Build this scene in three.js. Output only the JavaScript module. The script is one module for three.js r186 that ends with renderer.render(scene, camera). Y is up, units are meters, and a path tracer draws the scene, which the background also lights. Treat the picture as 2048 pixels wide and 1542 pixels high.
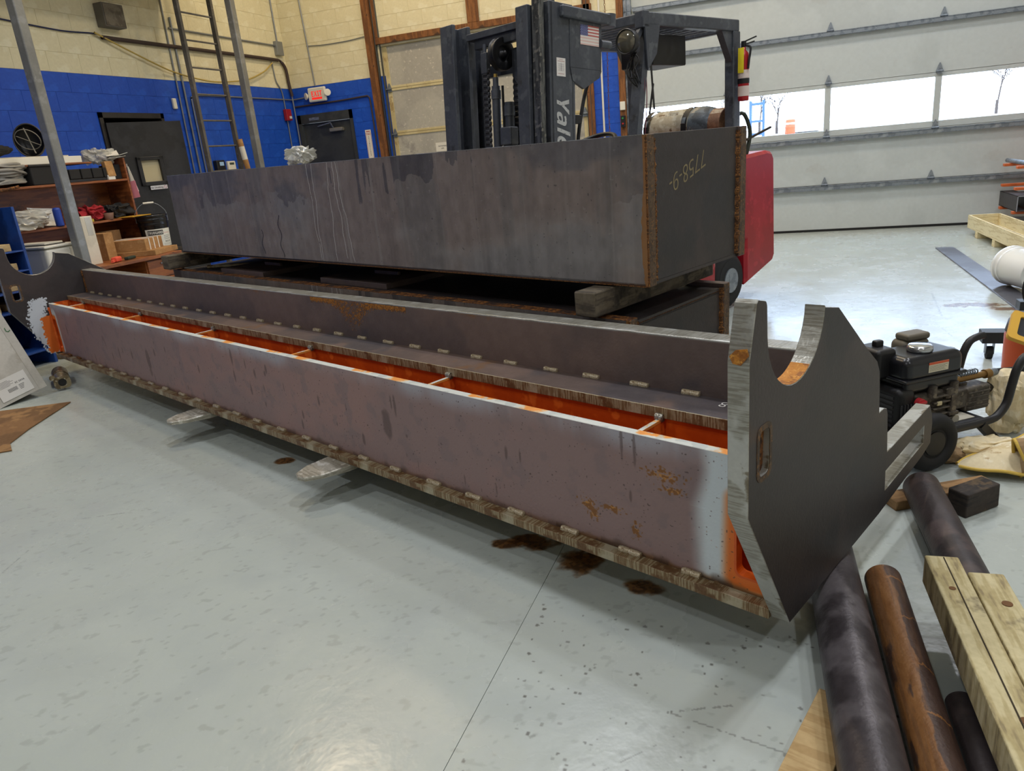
import * as THREE from 'three';
import { RoundedBoxGeometry } from 'three/addons/geometries/RoundedBoxGeometry.js';
import { mergeGeometries } from 'three/addons/utils/BufferGeometryUtils.js';
import { RectAreaLightUniformsLib } from 'three/addons/lights/RectAreaLightUniformsLib.js';

// ---------------------------------------------------------------- camera, sky, lamps, exposure
const scene = new THREE.Scene();
const camera = new THREE.PerspectiveCamera(55.82, 2048 / 1542, 0.05, 300);
{
  const right = new THREE.Vector3(0.937, -0.090, -0.336), fwd = new THREE.Vector3(-0.347, -0.304, -0.887).normalize();
  const up = new THREE.Vector3().crossVectors(right, fwd).normalize(), r2 = new THREE.Vector3().crossVectors(fwd, up).normalize();
  const m = new THREE.Matrix4().makeBasis(r2, up, fwd.clone().negate());
  camera.quaternion.setFromRotationMatrix(m);
  camera.position.set(0, 1.375, 0);
}
scene.background = new THREE.Color().setRGB(0.70, 0.90, 1.22);
scene.backgroundIntensity = 9;
const renderer = new THREE.WebGLRenderer({ antialias: true });
renderer.toneMapping = THREE.LinearToneMapping;
renderer.toneMappingExposure = 1.18;
renderer.shadowMap.enabled = true;
RectAreaLightUniformsLib.init();
const LAMP_Y = 6.0, LAMP_POWER = 175, LAMP_R = 0.19;
const LAMPS = [
  [-5.0, -8.7, 'w'], [-1.7, -8.7, 'w'], [1.8, -8.4, 'n'],
  [-4.8, -5.6, 'w'], [-1.5, -5.9, 'n'], [1.7, -5.3, 'n'],
  [-4.9, -0.4, 'n'], [-2.4, -3.8, 'n'], [0.9, -2.5, 'n'], [-1.6, 2.4, 'n'], [3.4, 1.0, 'n'],
];

// ---------------------------------------------------------------- helpers
let seed = 7;
const rnd = () => { seed = (seed + 0x6d2b79f5) | 0; let t = Math.imul(seed ^ (seed >>> 15), 1 | seed); t = (t + Math.imul(t ^ (t >>> 7), 61 | t)) ^ t; return ((t ^ (t >>> 14)) >>> 0) / 4294967296; };
const rr = (a, b) => a + (b - a) * rnd();
const V = (x, y, z) => new THREE.Vector3(x, y, z);
const D2R = Math.PI / 180;
const mix = (a, b, t) => a + (b - a) * t;
const clamp = (x, a = 0, b = 1) => Math.min(b, Math.max(a, x));
const sst = (a, b, x) => { const t = clamp((x - a) / (b - a)); return t * t * (3 - 2 * t); };
const mix3 = (a, b, t) => [mix(a[0], b[0], t), mix(a[1], b[1], t), mix(a[2], b[2], t)];

// geometry: everything is non-indexed with position, normal and uv in metres
function boxUV(g) {
  const p = g.attributes.position, uv = new Float32Array(p.count * 2), a = V(), b = V(), c = V(), n = V();
  for (let i = 0; i < p.count; i += 3) {
    a.fromBufferAttribute(p, i); b.fromBufferAttribute(p, i + 1); c.fromBufferAttribute(p, i + 2);
    n.copy(b).sub(a).cross(c.clone().sub(a));
    const ax = Math.abs(n.x), ay = Math.abs(n.y), az = Math.abs(n.z);
    [a, b, c].forEach((q, k) => {
      const j = (i + k) * 2;
      if (ax >= ay && ax >= az) { uv[j] = q.z; uv[j + 1] = q.y; } else if (ay >= az) { uv[j] = q.x; uv[j + 1] = q.z; } else { uv[j] = q.x; uv[j + 1] = q.y; }
    });
  }
  g.setAttribute('uv', new THREE.BufferAttribute(uv, 2));
  return g;
}
function fin(g, keepUV) {
  const groups = g.groups;
  if (g.index) g = g.toNonIndexed();
  if (!g.attributes.normal) g.computeVertexNormals();
  for (const k of Object.keys(g.attributes)) if (!['position', 'normal', 'uv'].includes(k)) g.deleteAttribute(k);
  if (!keepUV || !g.attributes.uv) boxUV(g);
  if (groups) g.groups = groups;
  return g;
}
function tr(g, x = 0, y = 0, z = 0, rx = 0, ry = 0, rz = 0) {
  if (rx) g.rotateX(rx); if (ry) g.rotateY(ry); if (rz) g.rotateZ(rz);
  return g.translate(x, y, z);
}
// boxes: bx plain, rb with rounded edges; centre at x y z
const bx = (w, h, d, x = 0, y = 0, z = 0, rx = 0, ry = 0, rz = 0) => tr(fin(new THREE.BoxGeometry(w, h, d)), x, y, z, rx, ry, rz);
const rb = (w, h, d, r, x = 0, y = 0, z = 0, rx = 0, ry = 0, rz = 0) => tr(fin(new RoundedBoxGeometry(w, h, d, 2, Math.min(r, w / 2.01, h / 2.01, d / 2.01))), x, y, z, rx, ry, rz);
// box from min / max corners
const bb = (x0, x1, y0, y1, z0, z1) => boxUV(bx(Math.abs(x1 - x0), Math.abs(y1 - y0), Math.abs(z1 - z0), (x0 + x1) / 2, (y0 + y1) / 2, (z0 + z1) / 2));
const bbr = (x0, x1, y0, y1, z0, z1, r = 0.004) => boxUV(rb(Math.abs(x1 - x0), Math.abs(y1 - y0), Math.abs(z1 - z0), r, (x0 + x1) / 2, (y0 + y1) / 2, (z0 + z1) / 2));
const cy = (r0, r1, h, x = 0, y = 0, z = 0, rx = 0, ry = 0, rz = 0, n = 24, open = false) => tr(fin(new THREE.CylinderGeometry(r0, r1, h, n, 1, open)), x, y, z, rx, ry, rz);
const sp = (r, x = 0, y = 0, z = 0, sx = 1, sy = 1, sz = 1, n = 16) => { const g = fin(new THREE.SphereGeometry(r, n, Math.max(8, n / 2))); g.scale(sx, sy, sz); return g.translate(x, y, z); };
const torus = (R, r, x = 0, y = 0, z = 0, rx = 0, ry = 0, rz = 0, arc = Math.PI * 2, n = 32) => tr(fin(new THREE.TorusGeometry(R, r, 10, n, arc)), x, y, z, rx, ry, rz);
const lathe = (pts, x = 0, y = 0, z = 0, rx = 0, ry = 0, rz = 0, n = 32) => tr(fin(new THREE.LatheGeometry(pts.map((p) => new THREE.Vector2(p[0], p[1])), n)), x, y, z, rx, ry, rz);
const tube = (pts, r, seg = 24, rad = 8, closed = false) => fin(new THREE.TubeGeometry(new THREE.CatmullRomCurve3(pts.map((p) => V(...p)), closed, 'catmullrom', 0.4), seg, r, rad, closed));
// straight round rod between two points
function rod(a, b, r, n = 12) {
  const A = V(...a), B = V(...b), d = B.clone().sub(A), g = fin(new THREE.CylinderGeometry(r, r, d.length(), n));
  g.applyQuaternion(new THREE.Quaternion().setFromUnitVectors(V(0, 1, 0), d.clone().normalize()));
  return g.translate(...A.add(B).multiplyScalar(0.5).toArray());
}
// square bar between two points
function bar(a, b, w, h) {
  const A = V(...a), B = V(...b), d = B.clone().sub(A), m = new THREE.Matrix4().lookAt(V(), d, Math.abs(d.clone().normalize().y) > 0.9 ? V(1, 0, 0) : V(0, 1, 0));
  const g = fin(new THREE.BoxGeometry(w, h, d.length())); g.applyMatrix4(m);
  return g.translate(...A.add(B).multiplyScalar(0.5).toArray());
}
const shapeOf = (pts, holes = []) => { const s = new THREE.Shape(pts.map((p) => new THREE.Vector2(p[0], p[1]))); for (const h of holes) s.holes.push(new THREE.Path(h.map((p) => new THREE.Vector2(p[0], p[1])))); return s; };
// extrusion along +z from 0 to depth; bevel rounds its rims
const ext = (pts, depth, holes = [], bevel = 0) => fin(new THREE.ExtrudeGeometry(shapeOf(pts, holes), { depth: depth - 2 * bevel, bevelEnabled: bevel > 0, bevelThickness: bevel, bevelSize: bevel, bevelOffset: -bevel, bevelSegments: 1, curveSegments: 16 }).translate(0, 0, bevel), true);
const rrect = (x0, x1, y0, y1, r, n = 5) => { const o = []; for (const [cx, cyy, a] of [[x1 - r, y0 + r, -90], [x1 - r, y1 - r, 0], [x0 + r, y1 - r, 90], [x0 + r, y0 + r, 180]]) for (let i = 0; i <= n; i++) { const t = (a + 90 * i / n) * D2R; o.push([cx + r * Math.cos(t), cyy + r * Math.sin(t)]); } return o; };
// bumpy, dented copy of a geometry: pushes vertices by smooth noise (shared positions stay together)
function rough(g, amp, freq, sd = 1) {
  const p = g.attributes.position;
  for (let i = 0; i < p.count; i++) {
    const x = p.getX(i), y = p.getY(i), z = p.getZ(i);
    p.setXYZ(i, x + amp * n3(x * freq, y * freq, z * freq, sd), y + amp * n3(x * freq, y * freq, z * freq, sd + 9), z + amp * n3(x * freq, y * freq, z * freq, sd + 17));
  }
  g.computeVertexNormals();
  return g;
}
const hash3 = (x, y, z, s) => { let h = Math.imul(x, 374761393) ^ Math.imul(y, 668265263) ^ Math.imul(z, 2147483647) ^ Math.imul(s, 1274126177); h = Math.imul(h ^ (h >>> 13), 1274126177); return ((h ^ (h >>> 16)) >>> 0) / 4294967296; };
function n3(x, y, z, s) {
  const xi = Math.floor(x), yi = Math.floor(y), zi = Math.floor(z), f = (t) => t * t * (3 - 2 * t), fx = f(x - xi), fy = f(y - yi), fz = f(z - zi);
  const h = (a, b, c) => hash3(xi + a, yi + b, zi + c, s);
  return 2 * mix(mix(mix(h(0, 0, 0), h(1, 0, 0), fx), mix(h(0, 1, 0), h(1, 1, 0), fx), fy), mix(mix(h(0, 0, 1), h(1, 0, 1), fx), mix(h(0, 1, 1), h(1, 1, 1), fx), fy), fz) - 1;
}
// smooth-shaded lumpy blob from a subdivided box or sphere
function blob(w, h, d, amp, freq, sd, n = 14) {
  const g = new THREE.SphereGeometry(1, n * 2, n); g.deleteAttribute('uv');
  const p = g.attributes.position;
  for (let i = 0; i < p.count; i++) {
    let x = p.getX(i), y = p.getY(i), z = p.getZ(i);
    const k = 1 + amp * n3(x * freq + 3, y * freq, z * freq, sd), q = (t) => Math.sign(t) * Math.pow(Math.abs(t), 0.7);
    p.setXYZ(i, q(x) * k * w / 2, q(y) * k * h / 2, q(z) * k * d / 2);
  }
  g.computeVertexNormals();
  return fin(g);
}
const merge = (list) => (list.length === 1 ? list[0] : mergeGeometries(list, false));

// ---------------------------------------------------------------- scene tree
const taken = new Map();
function numbered(name) { const k = taken.get(name) ?? 0; taken.set(name, k + 1); return k ? name + '_' + String(k).padStart(3, '0') : name; }
function shadow(o) { o.castShadow = true; o.receiveShadow = true; return o; }
function part(parent, name, material, ...geos) {
  const o = shadow(new THREE.Mesh(merge(geos.flat()), material)); o.name = name; parent.add(o); return o;
}
function thing(name, label, category, pos = [0, 0, 0], turn = 0, group) {
  const o = new THREE.Group(); o.name = numbered(name); scene.add(o); o.position.set(...pos); o.rotation.y = turn;
  o.userData = { label, category }; if (group) o.userData.group = group; return o;
}
function one(name, label, category, material, geos, pos = [0, 0, 0], turn = 0, group) {
  const o = shadow(new THREE.Mesh(merge([geos].flat()), material)); o.name = numbered(name); scene.add(o); o.position.set(...pos); o.rotation.y = turn;
  o.userData = { label, category }; if (group) o.userData.group = group; return o;
}
function copy(src, label, pos, turn) { const o = src.clone(); o.userData = { ...src.userData, label }; o.name = numbered(src.name.replace(/_\d{3}$/, '')); scene.add(o); if (pos) o.position.set(...pos); if (turn !== undefined) o.rotation.y = turn; return o; }
function struct(name, material, geos, parent = scene) {
  const o = geos ? shadow(new THREE.Mesh(merge([geos].flat()), material)) : new THREE.Group(); o.name = name; parent.add(o);
  if (parent === scene) o.userData.kind = 'structure'; return o;
}

// ---------------------------------------------------------------- procedural textures
function field(size, freq, oct, sd, gain = 0.5, stretchX = 1) {
  const out = new Float32Array(size * size); let amp = 1, tot = 0;
  for (let o = 0; o < oct; o++) {
    const fy = freq << o, fx = Math.max(1, Math.round(fy * stretchX)), tabl = new Float32Array(fx * fy);
    for (let i = 0; i < tabl.length; i++) tabl[i] = hash3(i % fx, Math.floor(i / fx), o, sd);
    for (let y = 0; y < size; y++) {
      const v = y / size * fy, yi = Math.floor(v), ty = v - yi, sy = ty * ty * (3 - 2 * ty), r0 = (yi % fy) * fx, r1 = ((yi + 1) % fy) * fx;
      for (let x = 0; x < size; x++) {
        const u = x / size * fx, xi = Math.floor(u), tx = u - xi, sx = tx * tx * (3 - 2 * tx), a = xi % fx, b = (xi + 1) % fx;
        out[y * size + x] += amp * mix(mix(tabl[r0 + a], tabl[r0 + b], sx), mix(tabl[r1 + a], tabl[r1 + b], sx), sy);
      }
    }
    tot += amp; amp *= gain;
  }
  for (let i = 0; i < out.length; i++) out[i] /= tot;
  return out;
}
function dataTex(w, h, fn, srgb = true, metres = 1, metresY = metres, wrap = true) {
  const d = new Uint8Array(w * h * 4);
  for (let y = 0; y < h; y++) for (let x = 0; x < w; x++) { const c = fn(x, y, y * w + x), j = (y * w + x) * 4; d[j] = clamp(c[0], 0, 255); d[j + 1] = clamp(c[1], 0, 255); d[j + 2] = clamp(c[2], 0, 255); d[j + 3] = 255; }
  const t = new THREE.DataTexture(d, w, h); t.magFilter = THREE.LinearFilter; t.minFilter = THREE.LinearMipmapLinearFilter; t.generateMipmaps = true;
  if (wrap) t.wrapS = t.wrapT = THREE.RepeatWrapping;
  if (srgb) t.colorSpace = THREE.SRGBColorSpace;
  t.repeat.set(1 / metres, 1 / metresY); t.needsUpdate = true; return t;
}
// colour patches: list of [colour, field, low, high] laid over a base
function patchTex(size, metres, base, layers, grain = 6, sd = 5) {
  const g = field(size, 64, 2, sd + 77);
  return dataTex(size, size, (x, y, i) => {
    let c = base; for (const [col, f, lo, hi] of layers) c = mix3(c, col, sst(lo, hi, f[i]));
    const k = (g[i] - 0.5) * 2 * grain; return [c[0] + k, c[1] + k, c[2] + k];
  }, true, metres);
}
const F = { a: field(512, 4, 5, 11), b: field(512, 6, 5, 23), c: field(512, 16, 4, 31), fine: field(512, 48, 3, 47), streakV: field(512, 3, 5, 53, 0.6, 8), streakH: field(512, 40, 4, 59, 0.6, 0.1), d: field(512, 5, 6, 67, 0.6), torch: field(512, 5, 3, 71, 0.7, 20) };
const greyTex = (f, lo, hi, metres) => dataTex(512, 512, (x, y, i) => { const v = 255 * clamp(mix(lo, hi, f[i])); return [v, v, v]; }, false, metres);
const bumpFine = greyTex(F.fine, 0, 1, 0.35), bumpSoft = greyTex(F.c, 0, 1, 0.8), roughVar = greyTex(F.b, 0.25, 0.85, 1.3);
const std = (o) => new THREE.MeshStandardMaterial(o);
const phys = (o) => new THREE.MeshPhysicalMaterial(o);
const flat = (c, roughness = 0.6, metalness = 0, more = {}) => std({ color: c, roughness, metalness, ...more });
const withMap = (map, roughness = 0.6, metalness = 0, bump = 0, more = {}) => std({ map, roughness, metalness, ...(bump ? { bumpMap: bumpFine, bumpScale: bump } : {}), ...more });

const M = {};
M.mill = withMap(patchTex(512, 1.7, [98, 84, 79], [[[112, 94, 86], F.a, 0.48, 0.62], [[80, 74, 76], F.b, 0.52, 0.66], [[122, 88, 58], F.d, 0.70, 0.80]], 5), 0.5, 0.1, 0.0006);
M.millDark = withMap(patchTex(512, 1.5, [58, 53, 53], [[[67, 59, 58], F.a, 0.5, 0.62], [[51, 49, 51], F.b, 0.52, 0.66], [[80, 62, 52], F.d, 0.74, 0.82]], 3), 0.5, 0.1, 0.0004);
M.cut = withMap(patchTex(512, 0.42, [164, 163, 154], [[[140, 137, 126], F.torch, 0.48, 0.6], [[186, 187, 182], F.a, 0.52, 0.64], [[124, 116, 100], F.d, 0.66, 0.76], [[160, 108, 48], F.d, 0.79, 0.84]], 5), 0.34, 0.4, 0.0006);
M.cutRust = withMap(patchTex(512, 0.42, [158, 144, 114], [[[120, 94, 62], F.torch, 0.46, 0.58], [[176, 166, 140], F.a, 0.52, 0.64], [[104, 74, 44], F.d, 0.58, 0.7]], 7), 0.5, 0.15, 0.0008);
M.rust = withMap(patchTex(512, 0.4, [118, 74, 36], [[[78, 46, 26], F.c, 0.45, 0.6], [[160, 104, 44], F.fine, 0.55, 0.7], [[60, 42, 34], F.d, 0.58, 0.7]], 12), 0.85, 0.1, 0.002);
M.weld = withMap(patchTex(512, 0.15, [178, 162, 132], [[[138, 116, 86], F.c, 0.5, 0.66], [[206, 196, 172], F.fine, 0.55, 0.72]], 12), 0.45, 0.2, 0.001);
M.weldBright = withMap(patchTex(512, 0.15, [168, 166, 156], [[[96, 90, 80], F.c, 0.5, 0.66]], 16), 0.35, 0.6, 0.001);
M.weldRust = withMap(patchTex(512, 0.15, [112, 72, 36], [[[70, 44, 24], F.c, 0.45, 0.6], [[176, 122, 60], F.fine, 0.58, 0.74]], 16), 0.7, 0.3, 0.001);
M.galv = withMap(patchTex(512, 0.6, [142, 150, 158], [[[120, 128, 136], F.c, 0.5, 0.62], [[166, 172, 178], F.b, 0.55, 0.7]], 6), 0.42, 0.6);
M.orange = withMap(patchTex(512, 0.8, [214, 92, 20], [[[196, 78, 16], F.a, 0.5, 0.65], [[226, 112, 38], F.c, 0.6, 0.75]], 5), 0.45);
M.primer = withMap(patchTex(512, 0.7, [205, 208, 200], [[[228, 148, 66], F.b, 0.46, 0.54], [[188, 192, 186], F.c, 0.55, 0.66]], 5), 0.6);

// ================================================================ ROOM
const XL = -7.444, ZB = -10.61, XR = 5.6, ZF = 5.0, CEIL = 7.0, COURSE = 0.2035, BLUE_TOP = 13 * COURSE;

// ---- floor: concrete slabs with a worn grey coating
{
  const W = 2048, big = { x0: -8, z0: -11.2, w: 14, h: 16.4 }, near = { x0: -4.94, z0: -3.96, w: 8.4, h: 8.4 };
  const fa = field(1024, 5, 6, 101, 0.55), fb = field(1024, 24, 4, 103), fs = field(1024, 96, 2, 107), fw = field(1024, 3, 5, 109, 0.6);
  const at = (f, u, v) => f[((Math.floor(v * 1024) % 1024 + 1024) % 1024) * 1024 + ((Math.floor(u * 1024) % 1024 + 1024) % 1024)];
  const specks = []; for (let i = 0; i < 900; i++) specks.push([rr(-0.7, 0.9), rr(-1.9, 0.3), rr(0.002, 0.006), rr(0.3, 0.9)]);
  const spots = [[-0.85, -2.235, 0.085, 0.05], [-0.93, -2.2, 0.07, 0.03], [-0.655, -2.13, 0.075, 0.07], [-0.62, -2.165, 0.06, 0.03], [-0.415, -2.035, 0.055, 0.04], [-2.35, -2.75, 0.05, 0.035], [1.3, -6.1, 0.18, 0.06], [1.55, -5.95, 0.2, 0.05]];
  const cell = new Map(); for (const s of specks) { const k = Math.floor(s[0] * 10) + ',' + Math.floor(s[1] * 10); if (!cell.has(k)) cell.set(k, []); cell.get(k).push(s); }
  const scratch = [[-2.95, -2.02, -2.6, -2.2, 0.004], [-2.9, -1.8, -2.83, -1.62, 0.003], [0.1, -1.42, -0.25, -1.5, 0.004], [-0.25, -1.5, -0.1, -1.56, 0.005], [0.0, -1.1, 0.4, -1.22, 0.003], [-0.45, -1.25, 0.1, -1.3, 0.002], [-0.5, -1.15, -0.2, -1.45, 0.002], [1.05, -5.7, 1.12, -6.6, 0.012], [0.85, -6.3, 1.25, -6.25, 0.015], [0.98, -5.6, 1.02, -5.2, 0.006]];
  const seg = (px, pz, [ax, az, bx_, bz_]) => { const dx = bx_ - ax, dz = bz_ - az, t = clamp(((px - ax) * dx + (pz - az) * dz) / (dx * dx + dz * dz)); return Math.hypot(px - ax - t * dx, pz - az - t * dz); };
  const colour = (x, z) => {
    const u = x / 7.3 + z / 23, v = z / 7.3, a = at(fa, u, v), b = at(fb, u * 1.7, v * 1.7), s = at(fs, u * 3.1, v * 3.1), w = at(fw, u * 0.6 + 0.3, v * 0.6);
    let c = [171, 178, 171];
    c = mix3(c, [179, 186, 180], sst(0.3, 0.7, a)); c = mix3(c, [164, 171, 168], sst(0.45, 0.8, b) * 0.35);
    c = mix3(c, [156, 140, 112], sst(0.50, 0.70, w) * 0.8 * sst(-2.6, -4.6, x) * (z > -6 ? 1 : 0.4));                      // tan dirt worn in beside the desk and rack
    c = mix3(c, [110, 112, 106], sst(0.72, 0.8, s) * 0.16);
    if (z < -1.8 && z > -6.4) for (const [sx, sz, rx, rz] of spots) { if (Math.abs(x - sx) > rx * 2.2 || Math.abs(z - sz) > rz * 2.2) continue; const d = Math.hypot((x - sx) / rx, (z - sz) / rz) + (at(fb, u * 5, v * 5) - 0.5) * 1.6; if (d < 1.25) c = mix3(c, at(fs, u * 6, v * 6) > 0.5 ? [106, 66, 30] : [70, 42, 20], sst(1.25, 0.7, d) * 0.9); }
    const list = x > -0.8 && x < 1 && z > -2 && z < 0.4 && cell.get(Math.floor(x * 10) + ',' + Math.floor(z * 10)); if (list) for (const [sx, sz, r, k] of list) if (Math.hypot(x - sx, z - sz) < r) c = mix3(c, [96, 96, 90], k);
    for (const q of scratch) if (Math.min(q[0], q[2]) - 0.02 < x && x < Math.max(q[0], q[2]) + 0.02 && Math.min(q[1], q[3]) - 0.02 < z && z < Math.max(q[1], q[3]) + 0.02 && seg(x, z, q) < q[4] * 0.7 * (at(fs, u * 4, v * 4) > 0.42 ? 1 : 0) * (0.3 + at(fs, u * 9, v * 9))) c = mix3(c, [100, 102, 98], 0.5);
    return c;
  };
  const make = (r, n) => { const t = dataTex(n, n, (px, py) => colour(r.x0 + (px + 0.5) / n * r.w, r.z0 + (py + 0.5) / n * r.h), true, 1); t.repeat.set(1 / r.w, 1 / r.h); t.offset.set(-r.x0 / r.w, -r.z0 / r.h); t.wrapS = t.wrapT = THREE.ClampToEdgeWrapping; return t; };
  const roughMap = greyTex(field(512, 10, 5, 113), 0.2, 0.38, 1.9), bump = greyTex(field(512, 12, 5, 117, 0.6), 0, 1, 0.9);
  const mk = (map) => std({ map, roughness: 0.9, roughnessMap: roughMap, bumpMap: bump, bumpScale: 0.0014 });
  const far = mk(make(big, W)), close = mk(make(near, W)), under = flat(0x7a7c76, 0.9);
  const floor = struct('floor');
  part(floor, 'subfloor', under, bb(XL - 0.3, XR + 0.3, -0.30, -0.02, ZB - 0.3, ZF + 0.3));
  const xs = [XL - 0.2, -4.93, -0.73, 3.47, XR + 0.2], zs = [ZB - 0.2, -8.15, -3.953, 0.245, ZF + 0.2], g = 0.0009;
  for (let i = 0; i < 4; i++) for (let j = 0; j < 4; j++) {
    const isNear = (i === 1 || i === 2) && j >= 2;
    const q = fin(new THREE.PlaneGeometry(xs[i + 1] - xs[i] - 2 * g, zs[j + 1] - zs[j] - 2 * g).rotateX(-Math.PI / 2).translate((xs[i] + xs[i + 1]) / 2, 0, (zs[j] + zs[j + 1]) / 2));
    part(floor, 'slab', isNear ? close : far, q, bb(xs[i] + g, xs[i + 1] - g, -0.02, -0.0005, zs[j] + g, zs[j + 1] - g));
  }
}

// ---- walls of painted concrete block
M.blue = std({ map: patchTex(512, 1.3, [22, 78, 186], [[[19, 70, 170], F.a, 0.5, 0.64], [[28, 86, 196], F.c, 0.58, 0.72]], 4), roughness: 0.5, bumpMap: bumpSoft, bumpScale: 0.002 });
M.cream = std({ map: patchTex(512, 1.3, [222, 213, 178], [[[212, 202, 166], F.a, 0.5, 0.64], [[228, 221, 190], F.c, 0.58, 0.72]], 4), roughness: 0.65, bumpMap: bumpSoft, bumpScale: 0.002 });
M.blueJoint = flat(0x1443a0, 0.6); M.creamJoint = flat(0xd2c8a4, 0.7);
const blockGeo = (len, axis) => {     // face block with chamfered rim; axis 'z' lies in a wall that runs along z
  const b = 0.001, t = 0.007, h = COURSE - 0.0012, g = fin(new THREE.BoxGeometry(len - 0.0012, h, t)), p = g.attributes.position;
  for (let i = 0; i < p.count; i++) if (p.getZ(i) > 0) p.setXY(i, p.getX(i) - Math.sign(p.getX(i)) * b, p.getY(i) - Math.sign(p.getY(i)) * b);
  g.computeVertexNormals(); if (axis === 'z') g.rotateY(Math.PI / 2);
  return boxUV(g);
};
const BLOCK = 0.4065;
function blockWall(name, axis, fixed, from, to, top, openings, seen) {
  const wall = struct(name), th = 0.2, sign = axis === 'z' ? 1 : 1;
  const slabBox = (a, b, y0, y1) => (axis === 'z' ? bb(fixed - th, fixed - 0.004, y0, y1, a, b) : bb(a, b, y0, y1, fixed - th, fixed - 0.004));
  // wall body split round the openings, blue below and cream above
  const cuts = [from, ...openings.flatMap((o) => [o[0], o[1]]), to].sort((p, q) => p - q), blue = [], cream = [];
  for (let i = 0; i + 1 < cuts.length; i++) {
    const a = cuts[i], b = cuts[i + 1], m = (a + b) / 2; if (b - a < 1e-6) continue;
    const o = openings.find((q) => m > q[0] && m < q[1]);
    const y0 = o ? o[2] : 0;
    if (y0 < BLUE_TOP) blue.push(slabBox(a, b, y0, BLUE_TOP));
    cream.push(slabBox(a, b, Math.max(y0, BLUE_TOP), top));
  }
  if (blue.length) part(wall, 'painted_mortar', M.blueJoint, blue); part(wall, 'painted_mortar', M.creamJoint, cream);
  const rest = { blue: [], cream: [] }, cache = new Map();
  const put = (a, b, row) => {
    const len = b - a; if (len < 0.02) return;
    const key = len.toFixed(3); if (!cache.has(key)) cache.set(key, blockGeo(len, axis));
    const y = (row + 0.5) * COURSE, mid = (a + b) / 2, isBlue = row < 13, d = rr(-0.0006, 0.0006);
    const pos = axis === 'z' ? [fixed - 0.0035 + d, y, mid] : [mid, y, fixed - 0.0035 + d];
    if (mid > seen[0] && mid < seen[1] && y > seen[2] && y < seen[3]) {
      const o = shadow(new THREE.Mesh(cache.get(key), isBlue ? M.blue : M.cream)); o.name = 'block'; o.position.set(...pos); wall.add(o);
    } else rest[isBlue ? 'blue' : 'cream'].push(cache.get(key).clone().translate(...pos));
  };
  for (let row = 0; row * COURSE < top; row++) {
    const y = (row + 0.5) * COURSE, open = openings.filter((o) => y < o[2]);
    for (let a = from - (row % 2) * BLOCK / 2; a < to; a += BLOCK) {
      let segs = [[Math.max(a, from), Math.min(a + BLOCK, to)]];
      for (const o of open) segs = segs.flatMap(([p, q]) => (q <= o[0] || p >= o[1] ? [[p, q]] : [[p, Math.min(q, o[0])], [Math.max(p, o[1]), q]].filter(([m, n]) => n - m > 0.02)));
      for (const [p, q] of segs) put(p, q, row);
    }
  }
  for (const k of ['blue', 'cream']) if (rest[k].length) { const o = part(wall, 'block_courses', k === 'blue' ? M.blue : M.cream, rest[k]); o.userData.kind = 'stuff'; }
  return wall;
}
const DOOR1 = [-7.789, -6.808], EXIT = [-7.40, -6.39], OH = [-5.74, -2.62], GD = [-1.98, 4.13], DTOP = 11 * COURSE, OHTOP = 3.08, GDTOP = 3.66;
blockWall('wall_left', 'z', XL, ZB, ZF, CEIL, [[DOOR1[0], DOOR1[1], DTOP]], [-10.7, -5.0, 1.2, 3.75]);
blockWall('wall_back', 'x', ZB, XL, XR, CEIL, [[EXIT[0], EXIT[1], DTOP], [OH[0], OH[1], OHTOP], [GD[0], GD[1], GDTOP]], [-7.5, -1.9, 1.4, 4.0]);
M.plainWall = std({ map: patchTex(512, 2, [214, 210, 196], [[[204, 200, 186], F.a, 0.5, 0.64]], 3), roughness: 0.8 });
struct('trim_2', M.creamJoint, bb(XL - 0.2, XL - 0.003, 0, CEIL, ZB - 0.2, ZB - 0.003));
struct('wall_right', M.plainWall, bb(XR, XR + 0.2, 0, CEIL, ZB - 0.2, ZF + 0.2));
struct('wall_front', M.plainWall, bb(XL - 0.2, XR + 0.2, 0, CEIL, ZF, ZF + 0.2));
struct('ceiling', M.plainWall, bb(XL - 0.2, XR + 0.2, CEIL, CEIL + 0.2, ZB - 0.2, ZF + 0.2));

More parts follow.
